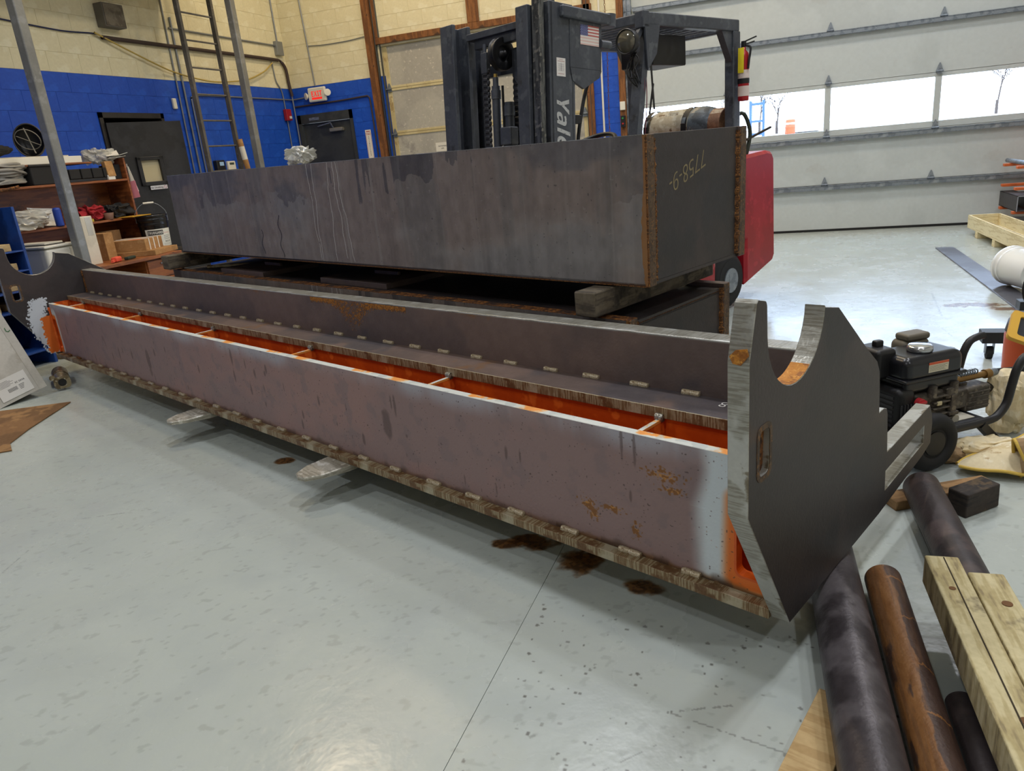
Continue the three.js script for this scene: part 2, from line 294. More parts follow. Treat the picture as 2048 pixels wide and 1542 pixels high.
// ---- door to the office passage on the left, leaf standing a little open
M.blackPaint = withMap(patchTex(512, 1.1, [36, 36, 38], [[[42, 42, 45], F.a, 0.5, 0.65], [[31, 31, 32], F.b, 0.55, 0.66]], 3), 0.42, 0.1);
M.frameDark = withMap(patchTex(512, 0.9, [46, 42, 38], [[[54, 50, 46], F.a, 0.5, 0.64]], 4), 0.5);
{
  const d = struct('door_1');
  part(d, 'door_frame', M.frameDark, bb(XL - 0.2, XL + 0.02, 0, DTOP, DOOR1[0] - 0.0, DOOR1[0] + 0.05), bb(XL - 0.2, XL + 0.02, 0, DTOP, DOOR1[1] - 0.05, DOOR1[1]), bb(XL - 0.2, XL + 0.02, DTOP - 0.06, DTOP, DOOR1[0], DOOR1[1]));
  part(d, 'passage_backing', flat(0x2c2a28, 0.9), bb(XL - 1.2, XL - 1.15, -0.02, 2.4, DOOR1[0] - 0.3, DOOR1[1] + 0.3), bb(XL - 1.2, XL - 0.2, 2.38, 2.42, DOOR1[0] - 0.3, DOOR1[1] + 0.3), bb(XL - 1.2, XL - 0.2, -0.04, 0.0, DOOR1[0] - 0.3, DOOR1[1] + 0.3), bb(XL - 1.2, XL - 0.2, 0, 2.4, DOOR1[0] - 0.32, DOOR1[0] - 0.28), bb(XL - 1.2, XL - 0.2, 0, 2.4, DOOR1[1] + 0.28, DOOR1[1] + 0.32));
  const leaf = new THREE.Group(); leaf.name = 'door_leaf'; d.add(leaf); leaf.position.set(XL + 0.03, 0, DOOR1[1] - 0.05); leaf.rotation.y = Math.atan2(0.29, 0.85) * -1;
  // local: z runs from 0 (hinge) to -0.9 (free edge)
  const holes = [rrect(-0.517, -0.287, 1.428, 1.68, 0.004)];
  const pl = ext([[0, 0.015], [0, 2.12], [-0.90, 2.12], [-0.90, 0.015]], 0.045, holes); pl.rotateY(-Math.PI / 2); pl.translate(0.0225, 0, 0);
  // after the turn x -> z
  const body = part(leaf, 'leaf_panel', M.blackPaint, boxUV(pl));
  const pane = [-0.535, 1.385];
  part(leaf, 'pane_frame', M.blackPaint, ...[bbr(-0.008, 0.05, 1.385, 1.43, -0.565, -0.24, 0.006), bbr(-0.008, 0.05, 1.678, 1.722, -0.565, -0.24, 0.006), bbr(-0.008, 0.05, 1.385, 1.722, -0.565, -0.515, 0.006), bbr(-0.008, 0.05, 1.385, 1.722, -0.289, -0.24, 0.006)]);
  part(leaf, 'pane', std({ color: 0xb7ad8d, roughness: 0.35 }), bb(0.005, 0.011, 1.42, 1.69, -0.525, -0.28));
  part(leaf, 'knob', M.galv, sp(0.028, 0.07, 1.05, -0.84), cy(0.012, 0.012, 0.05, 0.045, 1.05, -0.84, 0, 0, Math.PI / 2));
  leaf.userData.holdSign = true;
}

// ---- exit door in the back wall
{
  const d = struct('door_2'), z = ZB;
  M.exitPaint = withMap(patchTex(512, 1.3, [52, 54, 53], [[[58, 60, 58], F.a, 0.5, 0.65], [[46, 48, 48], F.b, 0.55, 0.68]], 3), 0.5);
  part(d, 'door_frame', M.exitPaint, bb(EXIT[0], EXIT[0] + 0.06, 0, DTOP, z - 0.2, z + 0.02), bb(EXIT[1] - 0.05, EXIT[1], 0, DTOP, z - 0.2, z + 0.02), bb(EXIT[0], EXIT[1], DTOP - 0.13, DTOP, z - 0.2, z + 0.02));
  part(d, 'leaf_panel', M.exitPaint, bbr(EXIT[0] + 0.065, EXIT[1] - 0.055, 0.015, DTOP - 0.135, z - 0.07, z - 0.025, 0.003));
  part(d, 'frame_plate', M.galv, bb(-7.18, -7.0, DTOP - 0.095, DTOP - 0.055, z + 0.02, z + 0.026));
  part(d, 'closer_arm', M.galv, bar([-7.05, 2.045, z + 0.0], [-6.77, 2.075, z + 0.07], 0.022, 0.014), bar([-6.77, 2.075, z + 0.07], [-6.76, 2.0, z + 0.03], 0.02, 0.012));
  part(d, 'closer_body', flat(0x8f8c82, 0.4, 0.5), rb(0.23, 0.055, 0.06, 0.012, -6.72, 1.97, z + 0.005), cy(0.026, 0.026, 0.03, -6.6, 1.97, z + 0.01, 0, 0, Math.PI / 2));
  part(d, 'panic_bar', M.galv, rb(0.7, 0.05, 0.06, 0.01, -6.92, 1.02, z + 0.03));
}

// ---- old insulated overhead door with wood posts
M.woodPost = std({ map: dataTex(512, 512, (x, y, i) => { const c = mix3(mix3([134, 86, 44], [104, 64, 32], sst(0.4, 0.62, F.streakV[i])), [66, 44, 30], sst(0.68, 0.78, F.d[i])); const k = (F.fine[i] - 0.5) * 14; return [c[0] + k, c[1] + k, c[2] + k]; }, true, 0.7), roughness: 0.75 });
M.doorGrey = withMap(patchTex(512, 1.6, [176, 172, 160], [[[166, 162, 152], F.a, 0.46, 0.62], [[196, 190, 176], F.fine, 0.72, 0.8], [[150, 146, 138], F.d, 0.62, 0.74]], 5), 0.6);
M.doorBeige = withMap(patchTex(512, 1.2, [204, 190, 146], [[[190, 174, 128], F.a, 0.5, 0.66], [[160, 136, 92], F.d, 0.66, 0.76]], 5), 0.55);
{
  const d = struct('door_3'), z = ZB - 0.03;
  for (let k = 0; k < 5; k++) {
    const y0 = k === 0 ? 0.01 : 0.51 + (k - 1) * 0.65, y1 = 0.51 + k * 0.65; if (y0 >= OHTOP) break; const t = Math.min(y1, OHTOP);
    part(d, 'door_section', M.doorGrey, bb(OH[0] + 0.07, OH[1] - 0.07, y0 + 0.035, t - 0.035, z - 0.05, z - 0.012));
    part(d, 'section_rail', M.doorBeige, bbr(OH[0] + 0.01, OH[1] - 0.01, y0 + 0.002, y0 + 0.035, z - 0.05, z, 0.004), bbr(OH[0] + 0.01, OH[1] - 0.01, t - 0.035, t - 0.002, z - 0.05, z, 0.004));
    for (const x of [OH[0] + 0.04, OH[1] - 0.04, (OH[0] + OH[1]) / 2 - 0.55, (OH[0] + OH[1]) / 2 + 0.55]) part(d, 'section_stile', M.doorBeige, bbr(x - 0.035, x + 0.035, y0 + 0.002, t - 0.002, z - 0.05, z + 0.002, 0.004));
    if (k) for (const x of [OH[0] + 0.05, OH[1] - 0.05]) part(d, 'hinge', M.galv, tr(ext([[-0.035, -0.05], [0.035, -0.05], [0.03, 0], [0.008, 0.07], [-0.008, 0.07], [-0.03, 0]], 0.02), x, y0, z + 0.004), rod([x - 0.06, y0 - 0.01, z + 0.03], [x + 0.04, y0 - 0.01, z + 0.03], 0.012));
  }
  part(d, 'backing', M.doorGrey, bb(OH[0], OH[1], 0.0, OHTOP, z - 0.07, z - 0.052));
  for (const [x, s] of [[OH[0] - 0.03, 1], [OH[1] + 0.03, -1]]) part(d, 'track', flat(0x55585a, 0.5, 0.5), bb(x - 0.028, x + 0.028, 0, 3.9, z + 0.02, z + 0.028), bb(x - 0.028 * s - 0.003, x - 0.028 * s + 0.003, 0, 3.9, z + 0.02, z + 0.09), bb(x + 0.028 * s - 0.003, x + 0.028 * s + 0.003, 0, 3.9, z + 0.02, z + 0.07));
  const posts = struct('trim_1');
  const wp = (...q) => part(posts, 'wood_post', M.woodPost, bbr(...q, 0.004));
  wp(-5.965, -5.83, 0, 6.4, ZB, ZB + 0.045); wp(-5.80, -5.745, OHTOP + 0.09, 6.4, ZB, ZB + 0.04);
  part(posts, 'wood_header', M.woodPost, bbr(-5.80, -2.5, OHTOP, OHTOP + 0.088, ZB, ZB + 0.045));
  wp(-4.29, -4.12, OHTOP + 0.09, 6.4, ZB, ZB + 0.045);
  wp(-2.61, -2.52, 0, 4.6, ZB, ZB + 0.045);
  wp(-2.165, -2.075, 0, 4.4, ZB, ZB + 0.045);
}

// ---- white sectional garage door with a band of windows
M.doorWhite = std({ map: patchTex(512, 2, [194, 200, 198], [[[188, 194, 192], F.a, 0.48, 0.64], [[184, 188, 185], F.d, 0.72, 0.8]], 3), roughness: 0.5 });
M.glass = phys({ color: 0xffffff, roughness: 0.02, transmission: 1, thickness: 0, ior: 1.45 });
{
  const d = struct('door_4'), z0 = ZB - 0.08, z1 = ZB - 0.03, J = [0.01, 0.60, 1.20, 1.825, 2.43, 3.04, 3.66];
  for (let k = 0; k < 6; k++) {
    if (k === 2) continue;
    const s = part(d, 'door_section', M.doorWhite, bbr(GD[0] + 0.005, GD[1] - 0.005, J[k] + 0.002, J[k + 1] - 0.002, z0, z1, 0.003));
  }
  const win = part(d, 'window_section', M.doorWhite, bbr(GD[0] + 0.005, GD[1] - 0.005, 1.202, 1.275, z0, z1, 0.003), bbr(GD[0] + 0.005, GD[1] - 0.005, 1.778, 1.823, z0, z1, 0.003), bbr(GD[0] + 0.005, GD[0] + 0.06, 1.24, 1.80, z0, z1, 0.003), bbr(GD[1] - 0.06, GD[1] - 0.005, 1.24, 1.80, z0, z1, 0.003));
  part(d, 'backing', M.doorWhite, bb(GD[0], GD[1], 0.0, 1.24, z0 - 0.012, z0 - 0.001)); part(d, 'backing', M.doorWhite, bb(GD[0], GD[1], 1.80, GDTOP, z0 - 0.012, z0 - 0.001)); for (const x of [GD[0] - 0.01, GD[1]]) part(d, 'backing', M.doorWhite, bb(x - 0.06, x + 0.08, 0, GDTOP + 0.05, z0 - 0.03, z0 - 0.014));
  const mx = []; for (let x = 0.467 - 1.221 * 1; x < GD[1] - 0.2; x += 1.221) mx.push(x);
  for (const x of mx) part(d, 'mullion', M.doorWhite, bbr(x - 0.036, x + 0.036, 1.26, 1.78, z0 + 0.005, z1 + 0.012, 0.004));
  const edges = [GD[0] + 0.06, ...mx, GD[1] - 0.06];
  for (let i = 0; i + 1 < edges.length; i++) part(d, 'pane', M.glass, bb(edges[i], edges[i + 1], 1.262, 1.778, z0 + 0.022, z0 + 0.026));
  for (const y of [0.565, 1.16, 2.40, 3.01]) part(d, 'strut', M.galv, bb(GD[0] + 0.03, GD[1] - 0.03, y - 0.022, y + 0.018, z1 + 0.055, z1 + 0.06), bb(GD[0] + 0.03, GD[1] - 0.03, y + 0.015, y + 0.02, z1, z1 + 0.06), bb(GD[0] + 0.03, GD[1] - 0.03, y - 0.026, y - 0.021, z1, z1 + 0.06), bb(GD[0] + 0.03, GD[1] - 0.03, y + 0.02, y + 0.032, z1, z1 + 0.004));
  const hg = () => [tr(ext([[-0.034, 0], [0.034, 0], [0.034, 0.028], [0.006, 0.105], [-0.006, 0.105], [-0.034, 0.028]], 0.012), 0, 0, 0), rod([-0.04, 0.012, 0.018], [0.04, 0.012, 0.018], 0.012), bb(-0.026, 0.026, -0.02, 0.0, 0, 0.02)];
  for (const y of [0.592, 1.825, 2.427, 3.037]) for (const x of mx) part(d, 'hinge', M.galv, hg().map((g) => g.translate(x, y, z1 + (y === 1.825 ? 0.012 : 0.004))));
  for (const x of mx) part(d, 'hinge', M.galv, hg().map((g) => g.translate(x, 1.185, z1 + 0.012)));
  part(d, 'bottom_seal', flat(0x161616, 0.8), bb(GD[0], GD[1], 0.001, 0.03, z0 - 0.004, z1 + 0.006));
  for (const [x, s] of [[GD[0] - 0.02, 1], [GD[1] + 0.02, -1]]) part(d, 'track', M.galv, bb(x - 0.03, x + 0.03, 0, 3.6, ZB + 0.005, ZB + 0.012), bb(x - 0.032, x - 0.028, 0, 3.6, ZB + 0.005, ZB + 0.06), bb(x + 0.028, x + 0.032, 0, 3.6, ZB + 0.005, ZB + 0.06), bb(x - 0.09, x - 0.03, 0, 3.6, ZB + 0.0, ZB + 0.006));
  for (const y of [0.4, 1.3, 2.2, 3.0]) part(d, 'track_bracket', M.galv, bb(GD[0] - 0.09, GD[0] + 0.02, y, y + 0.06, ZB + 0.012, ZB + 0.018));
}

// ---- mezzanine deck overhead on the left, its posts and ladder
M.postGrey = withMap(patchTex(512, 0.9, [128, 128, 124], [[[118, 118, 115], F.a, 0.5, 0.64], [[138, 139, 137], F.c, 0.6, 0.74]], 4), 0.38, 0.2);
M.ladderGrey = withMap(patchTex(512, 0.9, [104, 100, 94], [[[94, 90, 84], F.a, 0.5, 0.64], [[116, 112, 106], F.c, 0.6, 0.74]], 4), 0.5, 0.2);
{
  const deck = struct('mezzanine_deck');
  part(deck, 'deck_floor', M.woodPost, bb(XL, -6.2, 3.98, 4.03, -8.2, -5.2), bb(XL, -5.85, 3.98, 4.03, -5.2, 3.5));
  part(deck, 'edge_beam', M.postGrey, bb(-6.4, -6.2, 3.8, 3.98, -8.2, -5.2), bb(-6.2, -5.85, 3.8, 3.98, -5.2, -5.0), bb(-6.05, -5.85, 3.8, 3.98, -5.0, 3.5), bb(XL, -6.2, 3.8, 3.98, -8.2, -8.08));
  const mk = (x, z, s, label) => { const t = thing('steel_column', label, 'column', [x, 0, z]); part(t, 'post', M.postGrey, rb(s, 3.78, s, 0.012, 0, 1.902, 0)); part(t, 'base_plate', M.postGrey, bbr(-0.12, 0.12, 0, 0.016, -0.12, 0.12)); return t; };
  mk(-5.90, -4.859, 0.0895, 'grey square steel column standing in front of the wooden desk hutch');
  mk(-6.42, -8.20, 0.089, 'grey square steel column beside the ladder in the corner');
  const l = thing('wall_ladder', 'tall grey steel ladder rising past the blue wall beside a grey column', 'ladder', [0, 0, 0]);
  const x = -6.86; for (const z of [-7.78, -8.37]) part(l, 'side_rail', M.ladderGrey, bbr(x - 0.03, x + 0.03, 0, 5.0, z - 0.022, z + 0.022, 0.004));
  for (let y = 0.25; y < 4.9; y += 0.308) part(l, 'rung', M.ladderGrey, rod([x, y, -7.8], [x, y, -8.35], 0.011));
}

// ---- lamps on the ceiling
{
  const glowW = std({ color: 0xffffff, emissive: 0xfff0d2, emissiveIntensity: 8 }), glowN = std({ color: 0xffffff, emissive: 0xf4f8ff, emissiveIntensity: 8 }), can = flat(0x8c8e90, 0.5, 0.3);
  LAMPS.forEach(([x, z, k], i) => {
    const t = thing('ceiling_light', 'round high-bay lamp hanging below the ceiling', 'lamp', [x, LAMP_Y, z], 0, 'ceiling high-bay lamps');
    part(t, 'housing', can, lathe([[0, 0.16], [0.06, 0.16], [0.09, 0.12], [LAMP_R - 0.01, 0.07], [LAMP_R + 0.015, 0.06], [LAMP_R + 0.015, -0.006], [LAMP_R, -0.006], [LAMP_R, 0.012], [0, 0.012]])); part(t, 'diffuser', k === 'w' ? glowW : glowN, cy(LAMP_R - 0.004, LAMP_R - 0.004, 0.006, 0, 0.0, 0));
    part(t, 'hanger', can, rod([0, 0.16, 0], [0, CEIL - LAMP_Y, 0], 0.005));
    const l = new THREE.RectAreaLight(k === 'w' ? 0xffe6be : 0xf6f8ff, LAMP_POWER, LAMP_R * 1.7, LAMP_R * 1.7); l.position.set(0, -0.014, 0); l.rotation.x = -Math.PI / 2; t.add(l);
  });
}

// ---- outside, seen through the door windows
{
  const yard = withMap(patchTex(512, 3, [128, 118, 106], [[[106, 96, 84], F.a, 0.5, 0.64], [[150, 142, 130], F.c, 0.55, 0.7]], 10), 0.95);
  struct('ground_outside', yard, bb(-60, 80, -0.4, -0.04, -120, ZB - 0.21));
  struct('yard_bank', yard, fin(new THREE.ExtrudeGeometry(shapeOf([[-14, -0.2], [-30, 0.75], [-42, 1.02], [-90, 1.3], [-90, -0.3], [-14, -0.3]]), { depth: 120, bevelEnabled: false }).rotateY(-Math.PI / 2).translate(70, 0, 0)));
  const trl = thing('white_container', 'white ribbed container standing outside beyond the left window panes', 'container', [0.9, 0.98, -41]);
  const wht = flat(0xd8dade, 0.5); part(trl, 'box_body', wht, bbr(-0.58, 0.58, 0.05, 2.6, -3, 0, 0.03)); for (let k = 0; k < 7; k++) part(trl, 'rib', wht, bb(-0.54 + k * 0.17, -0.47 + k * 0.17, 0.1, 2.5, 0.0, 0.05));
  const hall = thing('white_hall', 'long white building far outside behind the middle window panes', 'building', [6, 1.1, -70]); part(hall, 'wall', flat(0xf0f2f4, 0.6), bb(-3.6, 9, 0, 5.5, -6, 0)); part(hall, 'plinth', flat(0x9a8c7c, 0.8), bb(-3.6, 9, 0, 0.35, -0.02, 0.06)); part(hall, 'roof', flat(0xd0d4d8, 0.6), bb(-3.8, 9.2, 5.5, 5.8, -6.2, 0.2));
  const bl = flat(0x24466e, 0.5), rack = thing('steel_rack', 'blue steel frame standing on the yard outside the window', 'rack', [-1.42, 0.93, -40]);
  for (const x of [-0.3, 0.3]) for (const z of [-0.4, 0.4]) part(rack, 'upright', bl, bb(x - 0.05, x + 0.05, 0, 1.75, z - 0.05, z + 0.05));
  for (const y of [0.15, 0.75, 1.55]) for (const z of [-0.4, 0.4]) part(rack, 'cross_beam', bl, bb(-0.33, 0.33, y, y + 0.1, z - 0.04, z + 0.04));
  const dr = thing('orange_drum', 'orange drum standing on the yard left of the white container', 'drum', [0.12, 0.98, -40.3]); part(dr, 'drum_body', flat(0xc04416, 0.6), lathe([[0, 0], [0.22, 0], [0.24, 0.05], [0.23, 0.3], [0.25, 0.32], [0.23, 0.35], [0.22, 0.65], [0.18, 0.7], [0, 0.7]])); part(dr, 'band', flat(0xe8e0d8, 0.6), cy(0.245, 0.245, 0.08, 0, 0.5, 0, 0, 0, 0, 24, true));
  const bark = flat(0x40362f, 0.9), kinds = [['bare tree with grey branches just left of the orange drum outside', -0.55, 0.98, -44, 3.6], ['low bare tree behind the blue frame outside', -1.5, 1.0, -46, 4], ['small bare tree outside at the far right of the window band', 9.6, 1.0, -44, 3.4], ['bare tree outside beyond the forklift pillar', -3.2, 1.0, -44, 4]];
  for (const [label, x, y, z, h] of kinds) {
    const t = thing('bare_tree', label, 'tree', [x, y, z]), tw = [];
    const grow = (p, dir, len, r, n) => { const q = p.clone().addScaledVector(dir, len); tw.push(rod(p.toArray(), q.toArray(), r, 5)); if (n > 0) for (let k = 0; k < 3; k++) grow(p.clone().lerp(q, rr(0.45, 1)), dir.clone().add(V(rr(-0.9, 0.9), rr(-0.2, 0.5), rr(-0.9, 0.9))).normalize(), len * rr(0.55, 0.75), r * 0.62, n - 1); };
    part(t, 'trunk', bark, rod([0, -0.1, 0], [0, h * 0.2, 0], 0.07, 7)); grow(V(0, h * 0.12, 0), V(0.1, 1, 0).normalize(), h * 0.26, 0.04, 5);
    part(t, 'branches', bark, tw);
  }
}

// ================================================================ STEEL WELDMENTS ON THE FORKS
const SA = 22.9 * D2R, SO = V(-0.018, 0.145, -1.735), UX = V(Math.cos(SA), 0, Math.sin(SA)), UZ = V(-Math.sin(SA), 0, Math.cos(SA));
const stack = (u, y, w) => SO.clone().addScaledVector(UX, u).addScaledVector(UZ, w).add(V(0, y, 0)).toArray();
// a flat marking with see-through ground, drawn on a canvas
function decal(parent, name, w, h, px, draw, rough_ = 0.7) {
  const py = Math.round(px * h / w), c = document.createElement('canvas'); c.width = px; c.height = py; const g = c.getContext('2d'); g.clearRect(0, 0, px, py); draw(g, px, py);
  const img = g.getImageData(0, 0, px, py).data, a = document.createElement('canvas'); a.width = px; a.height = py; const ga = a.getContext('2d'), id = ga.createImageData(px, py);
  for (let i = 0; i < img.length; i += 4) { id.data[i] = id.data[i + 1] = id.data[i + 2] = img[i + 3]; id.data[i + 3] = 255; }
  ga.putImageData(id, 0, 0);
  const map = new THREE.CanvasTexture(c); map.colorSpace = THREE.SRGBColorSpace; const alpha = new THREE.CanvasTexture(a);
  const o = new THREE.Mesh(new THREE.PlaneGeometry(w, h), std({ map, alphaMap: alpha, transparent: true, roughness: rough_ })); o.name = name; o.receiveShadow = true; parent.add(o); return o;
}
// a printed sheet: thin box whose front shows the drawing
function print(parent, name, w, h, t, px, draw, rough_ = 0.6) {
  const py = Math.round(px * h / w), c = document.createElement('canvas'); c.width = px; c.height = py; draw(c.getContext('2d'), px, py);
  const map = new THREE.CanvasTexture(c); map.colorSpace = THREE.SRGBColorSpace;
  const o = shadow(new THREE.Mesh(new THREE.BoxGeometry(w, h, t), std({ map, roughness: rough_ }))); o.name = name; if (parent) parent.add(o); return o;
}
const weldVariants = [0, 1, 2].map((k) => { const g = new THREE.CylinderGeometry(0.011, 0.011, 0.06, 6, 3); g.rotateZ(Math.PI / 2); g.deleteAttribute('uv'); const p = g.attributes.position; for (let i = 0; i < p.count; i++) { const s = 1 + 0.25 * n3(p.getX(i) * 90, p.getY(i) * 60, p.getZ(i) * 60, k + 3); p.setY(i, p.getY(i) * s); p.setZ(i, p.getZ(i) * s); } return fin(g); });
const bead = (parent, m, x, y, z, sx = 1, k = Math.floor(rnd() * 3)) => { const o = shadow(new THREE.Mesh(weldVariants[k], m)); o.name = 'weld_bead'; o.position.set(x, y, z); o.scale.x = sx; parent.add(o); return o; };
// long lumpy seam along y
function seam(len, r, sd) { const g = new THREE.CylinderGeometry(r, r, len, 8, Math.round(len / 0.008)); g.deleteAttribute('uv'); const p = g.attributes.position; for (let i = 0; i < p.count; i++) { const s = 1 + 0.3 * Math.sin(p.getY(i) * 420 + sd) * 0.5 + 0.35 * n3(p.getX(i) * 80, p.getY(i) * 90, p.getZ(i) * 80, sd); p.setX(i, p.getX(i) * s); p.setZ(i, p.getZ(i) * s); } g.computeVertexNormals(); return fin(g); }

M.edgeBrown = withMap(patchTex(512, 0.3, [96, 76, 56], [[[76, 60, 46], F.c, 0.46, 0.6], [[130, 92, 52], F.fine, 0.62, 0.74]], 10), 0.6, 0.1, 0.001);
M.rustOrange = withMap(patchTex(512, 0.3, [190, 124, 40], [[[150, 92, 32], F.c, 0.46, 0.6], [[206, 146, 60], F.fine, 0.62, 0.74]], 10), 0.7, 0.05, 0.001);
const LEN = 5.875;
{
  const t = thing('welded_beam', 'long purple-brown welded steel beam with notched end plates and orange painted inside', 'steel beam', SO.toArray(), -SA);
  // end plates: outline in (across, up)
  const arc = []; for (let k = 0; k <= 18; k++) { const a = (-4 - 172 * k / 18) * D2R; arc.push([-0.0145 + 0.160 * Math.cos(a), 0.822 + 0.160 * Math.sin(a)]); }
  const out = [[-0.017, 0], [0.230, 0.415], [0.231, 0.772], [0.200, 0.893], [0.192, 0.900], [0.155, 0.890], [0.149, 0.880], ...arc, [-0.178, 0.806], [-0.270, 0.786], [-0.51, 0.615], [-0.605, 0.553], [-0.632, 0.515], [-0.642, 0.47], [-0.655, 0.376], [-0.70, 0.376], [-0.728, 0.366], [-0.741, 0.345], [-0.765, 0.205], [-1.255, 0.208], [-1.295, 0.16], [-1.31, 0.118], [-1.305, 0.04], [-1.21, 0.024], [-0.72, 0.0]];
  const slot = rrect(0.126, 0.180, 0.492, 0.604, 0.016).map(([a, b]) => [a + (b - 0.55) * -0.05, b]), arm = [[-0.762, 0.138], [-1.196, 0.147], [-1.204, 0.076], [-0.768, 0.066]];
  for (const s of [0, 1]) {
    const g = ext(out, 0.049, [slot, arm], 0.0015).rotateY(-Math.PI / 2).translate(s ? 0.049 : -LEN, 0, 0);
    const o = part(t, 'end_plate', [M.millDark, M.cut], g);
    if (s) part(o, 'slot_backing', M.rust, bb(-0.012, 0.034, 0.486, 0.610, 0.120, 0.186));
    part(o, 'slot_rim', M.edgeBrown, ext(rrect(0.115, 0.191, 0.480, 0.616, 0.024), 0.0016, [rrect(0.127, 0.179, 0.493, 0.603, 0.016)]).rotateY(-Math.PI / 2).translate(s ? 0.0505 : -LEN + 0.0015, 0, 0));
    if (s) { const rp = []; for (let k = 0; k <= 10; k++) { const a = (-72 - 48 * k / 10) * D2R; rp.push([-0.0145 + 0.1606 * Math.cos(a), 0.822 + 0.1606 * Math.sin(a)]); } for (let k = 10; k >= 0; k--) { const a = (-72 - 48 * k / 10) * D2R; rp.push([-0.0145 + 0.1588 * Math.cos(a), 0.822 + 0.1588 * Math.sin(a)]); } part(o, 'rust_patch', M.rustOrange, ext(rp, 0.046).rotateY(-Math.PI / 2).translate(0.0475, 0, 0)); part(o, 'rust_patch', M.rustOrange, ext([[0.770, 0.012], [0.785, 0.004], [0.80, 0.018], [0.805, 0.044], [0.79, 0.047], [0.768, 0.03]].map(([a, b]) => [b, a]), 0.0016).translate(0.001, 0, 0.2312)); }
    o.userData.label = s ? 'dark end plate with bright torch-cut edge nearest the pipes' : 'dark end plate far off beside the wooden desk';
  }
  part(t, 'bottom_flange', M.cutRust, bbr(-LEN, 0, 0, 0.031, -0.40, 0, 0.003));
  // front web with rounded openings at both ends
  const W = 2048, Hh = 256, y0 = 0.031, y1 = 0.430, n1 = field(1024, 6, 6, 201, 0.55, 1), n2 = field(1024, 30, 3, 203), n4 = field(1024, 2, 5, 207, 0.6, 6), n5 = field(1024, 120, 2, 211);
  const drips = []; for (let k = 0; k < 46; k++) drips.push([rr(-5.6, -0.3), rr(0.08, 0.36), rr(0.003, 0.012), rr(0.01, 0.05)]);
  drips.push([-4.05, 0.19, 0.03, 0.1], [-4.32, 0.2, 0.016, 0.05], [-4.55, 0.17, 0.014, 0.05], [-1.62, 0.24, 0.03, 0.07], [-0.47, 0.39, 0.006, 0.06], [-0.425, 0.39, 0.006, 0.06]);
  const blots = [[-0.61, 0.155, 0.035, 0.02], [-0.585, 0.125, 0.02, 0.02], [-0.51, 0.165, 0.04, 0.012], [-0.43, 0.12, 0.015, 0.03], [-0.33, 0.32, 0.06, 0.02], [-0.30, 0.28, 0.04, 0.012]];
  const webTex = dataTex(W, Hh, (x, y) => {
    const u = -LEN + (x + 0.5) / W * LEN, v = y0 + (y + 0.5) / Hh * (y1 - y0), q = (f, fx, fy) => f[((Math.floor(v * fy * 1024) % 1024 + 1024) % 1024) * 1024 + ((Math.floor((u + 9) * fx * 1024) % 1024 + 1024) % 1024)];
    const a = q(n1, 0.28, 0.5), b = q(n2, 0.6, 0.6), c4 = q(n4, 0.33, 0.33), s = q(n5, 1.1, 1.1);
    let c = mix3([142, 118, 115], [152, 121, 115], sst(0.45, 0.62, a)); c = mix3(c, [128, 110, 110], sst(0.55, 0.7, b) * 0.6);
    const top = sst(0.075, 0.0, y1 - v - 0.05 * (c4 - 0.5)) * (0.35 + 0.65 * sst(0.35, 0.6, c4)); c = mix3(c, [172, 174, 184], 0.8 * top);          // overspray of grey primer along the top rim
    const e = sst(-0.25, -0.195, u + 0.05 * (c4 - 0.5) + (v < 0.25 ? 0.01 : -0.02 * Math.cos(v * 16))); c = mix3(c, [208, 218, 222], e);                   // primer at the right end
    const e2 = sst(0.055, 0.02, Math.hypot(Math.max(0, u + LEN - 0.075), Math.max(0, Math.abs(v - 0.21) - 0.14)) + 0.02 * (b - 0.5)); c = mix3(c, [196, 204, 206], e2);
    const dr = Math.hypot(Math.max(0, -0.105 - u), Math.max(0, Math.abs(v - 0.185) - 0.115)); c = mix3(c, [222, 112, 34], sst(0.05, 0.012, dr + 0.03 * (c4 - 0.5)));
    const dl = Math.hypot(Math.max(0, u + LEN - 0.06), Math.max(0, Math.abs(v - 0.19) - 0.13)); c = mix3(c, [222, 112, 34], sst(0.03, 0.008, dl + 0.01 * (b - 0.5)));
    for (const [du, dv, w, h] of drips) { const d = Math.hypot((u - du) / w, (v - dv) / h) + (b - 0.5) * 1.4; if (d < 1) c = mix3(c, [72, 56, 54], sst(1, 0.5, d) * 0.5); }
    for (const [du, dv, w, h] of blots) { const d = Math.hypot((u - du) / w, (v - dv) / h) + (s - 0.5) * 2.6; if (d < 0.9) c = mix3(c, s > 0.5 ? [186, 128, 56] : [128, 82, 36], sst(0.9, 0.5, d)); }
    if (s > 0.86) c = mix3(c, [70, 54, 52], 0.7); else if (s < 0.13) c = mix3(c, [150, 110, 90], 0.4);
    const low = sst(0.02 + 0.05 * (b - 0.35), 0.0, v - y0) * (u > -0.75 ? 1 : 0.55); c = mix3(c, b > 0.5 ? [66, 44, 26] : [104, 70, 36], low * 0.9);                       // rust creeping up from the flange weld
    return c;
  }, true, 1); webTex.repeat.set(1 / LEN, 1 / (y1 - y0)); webTex.offset.set(1, -y0 / (y1 - y0)); webTex.wrapS = webTex.wrapT = THREE.ClampToEdgeWrapping;
  const webMat = std({ map: webTex, roughness: 0.5, metalness: 0, bumpMap: bumpFine, bumpScale: 0.0006 });
  const holeR = rrect(-0.112, -0.004, 0.076, 0.30, 0.022), holeL = rrect(-LEN + 0.004, -LEN + 0.072, 0.07, 0.31, 0.02);
  const wg = ext([[-LEN, y0], [0, y0], [0, y1], [-LEN, y1]], 0.032, [holeR, holeL], 0.0012).translate(0, 0, -0.067);
  part(t, 'front_web', [webMat, M.primer], wg);
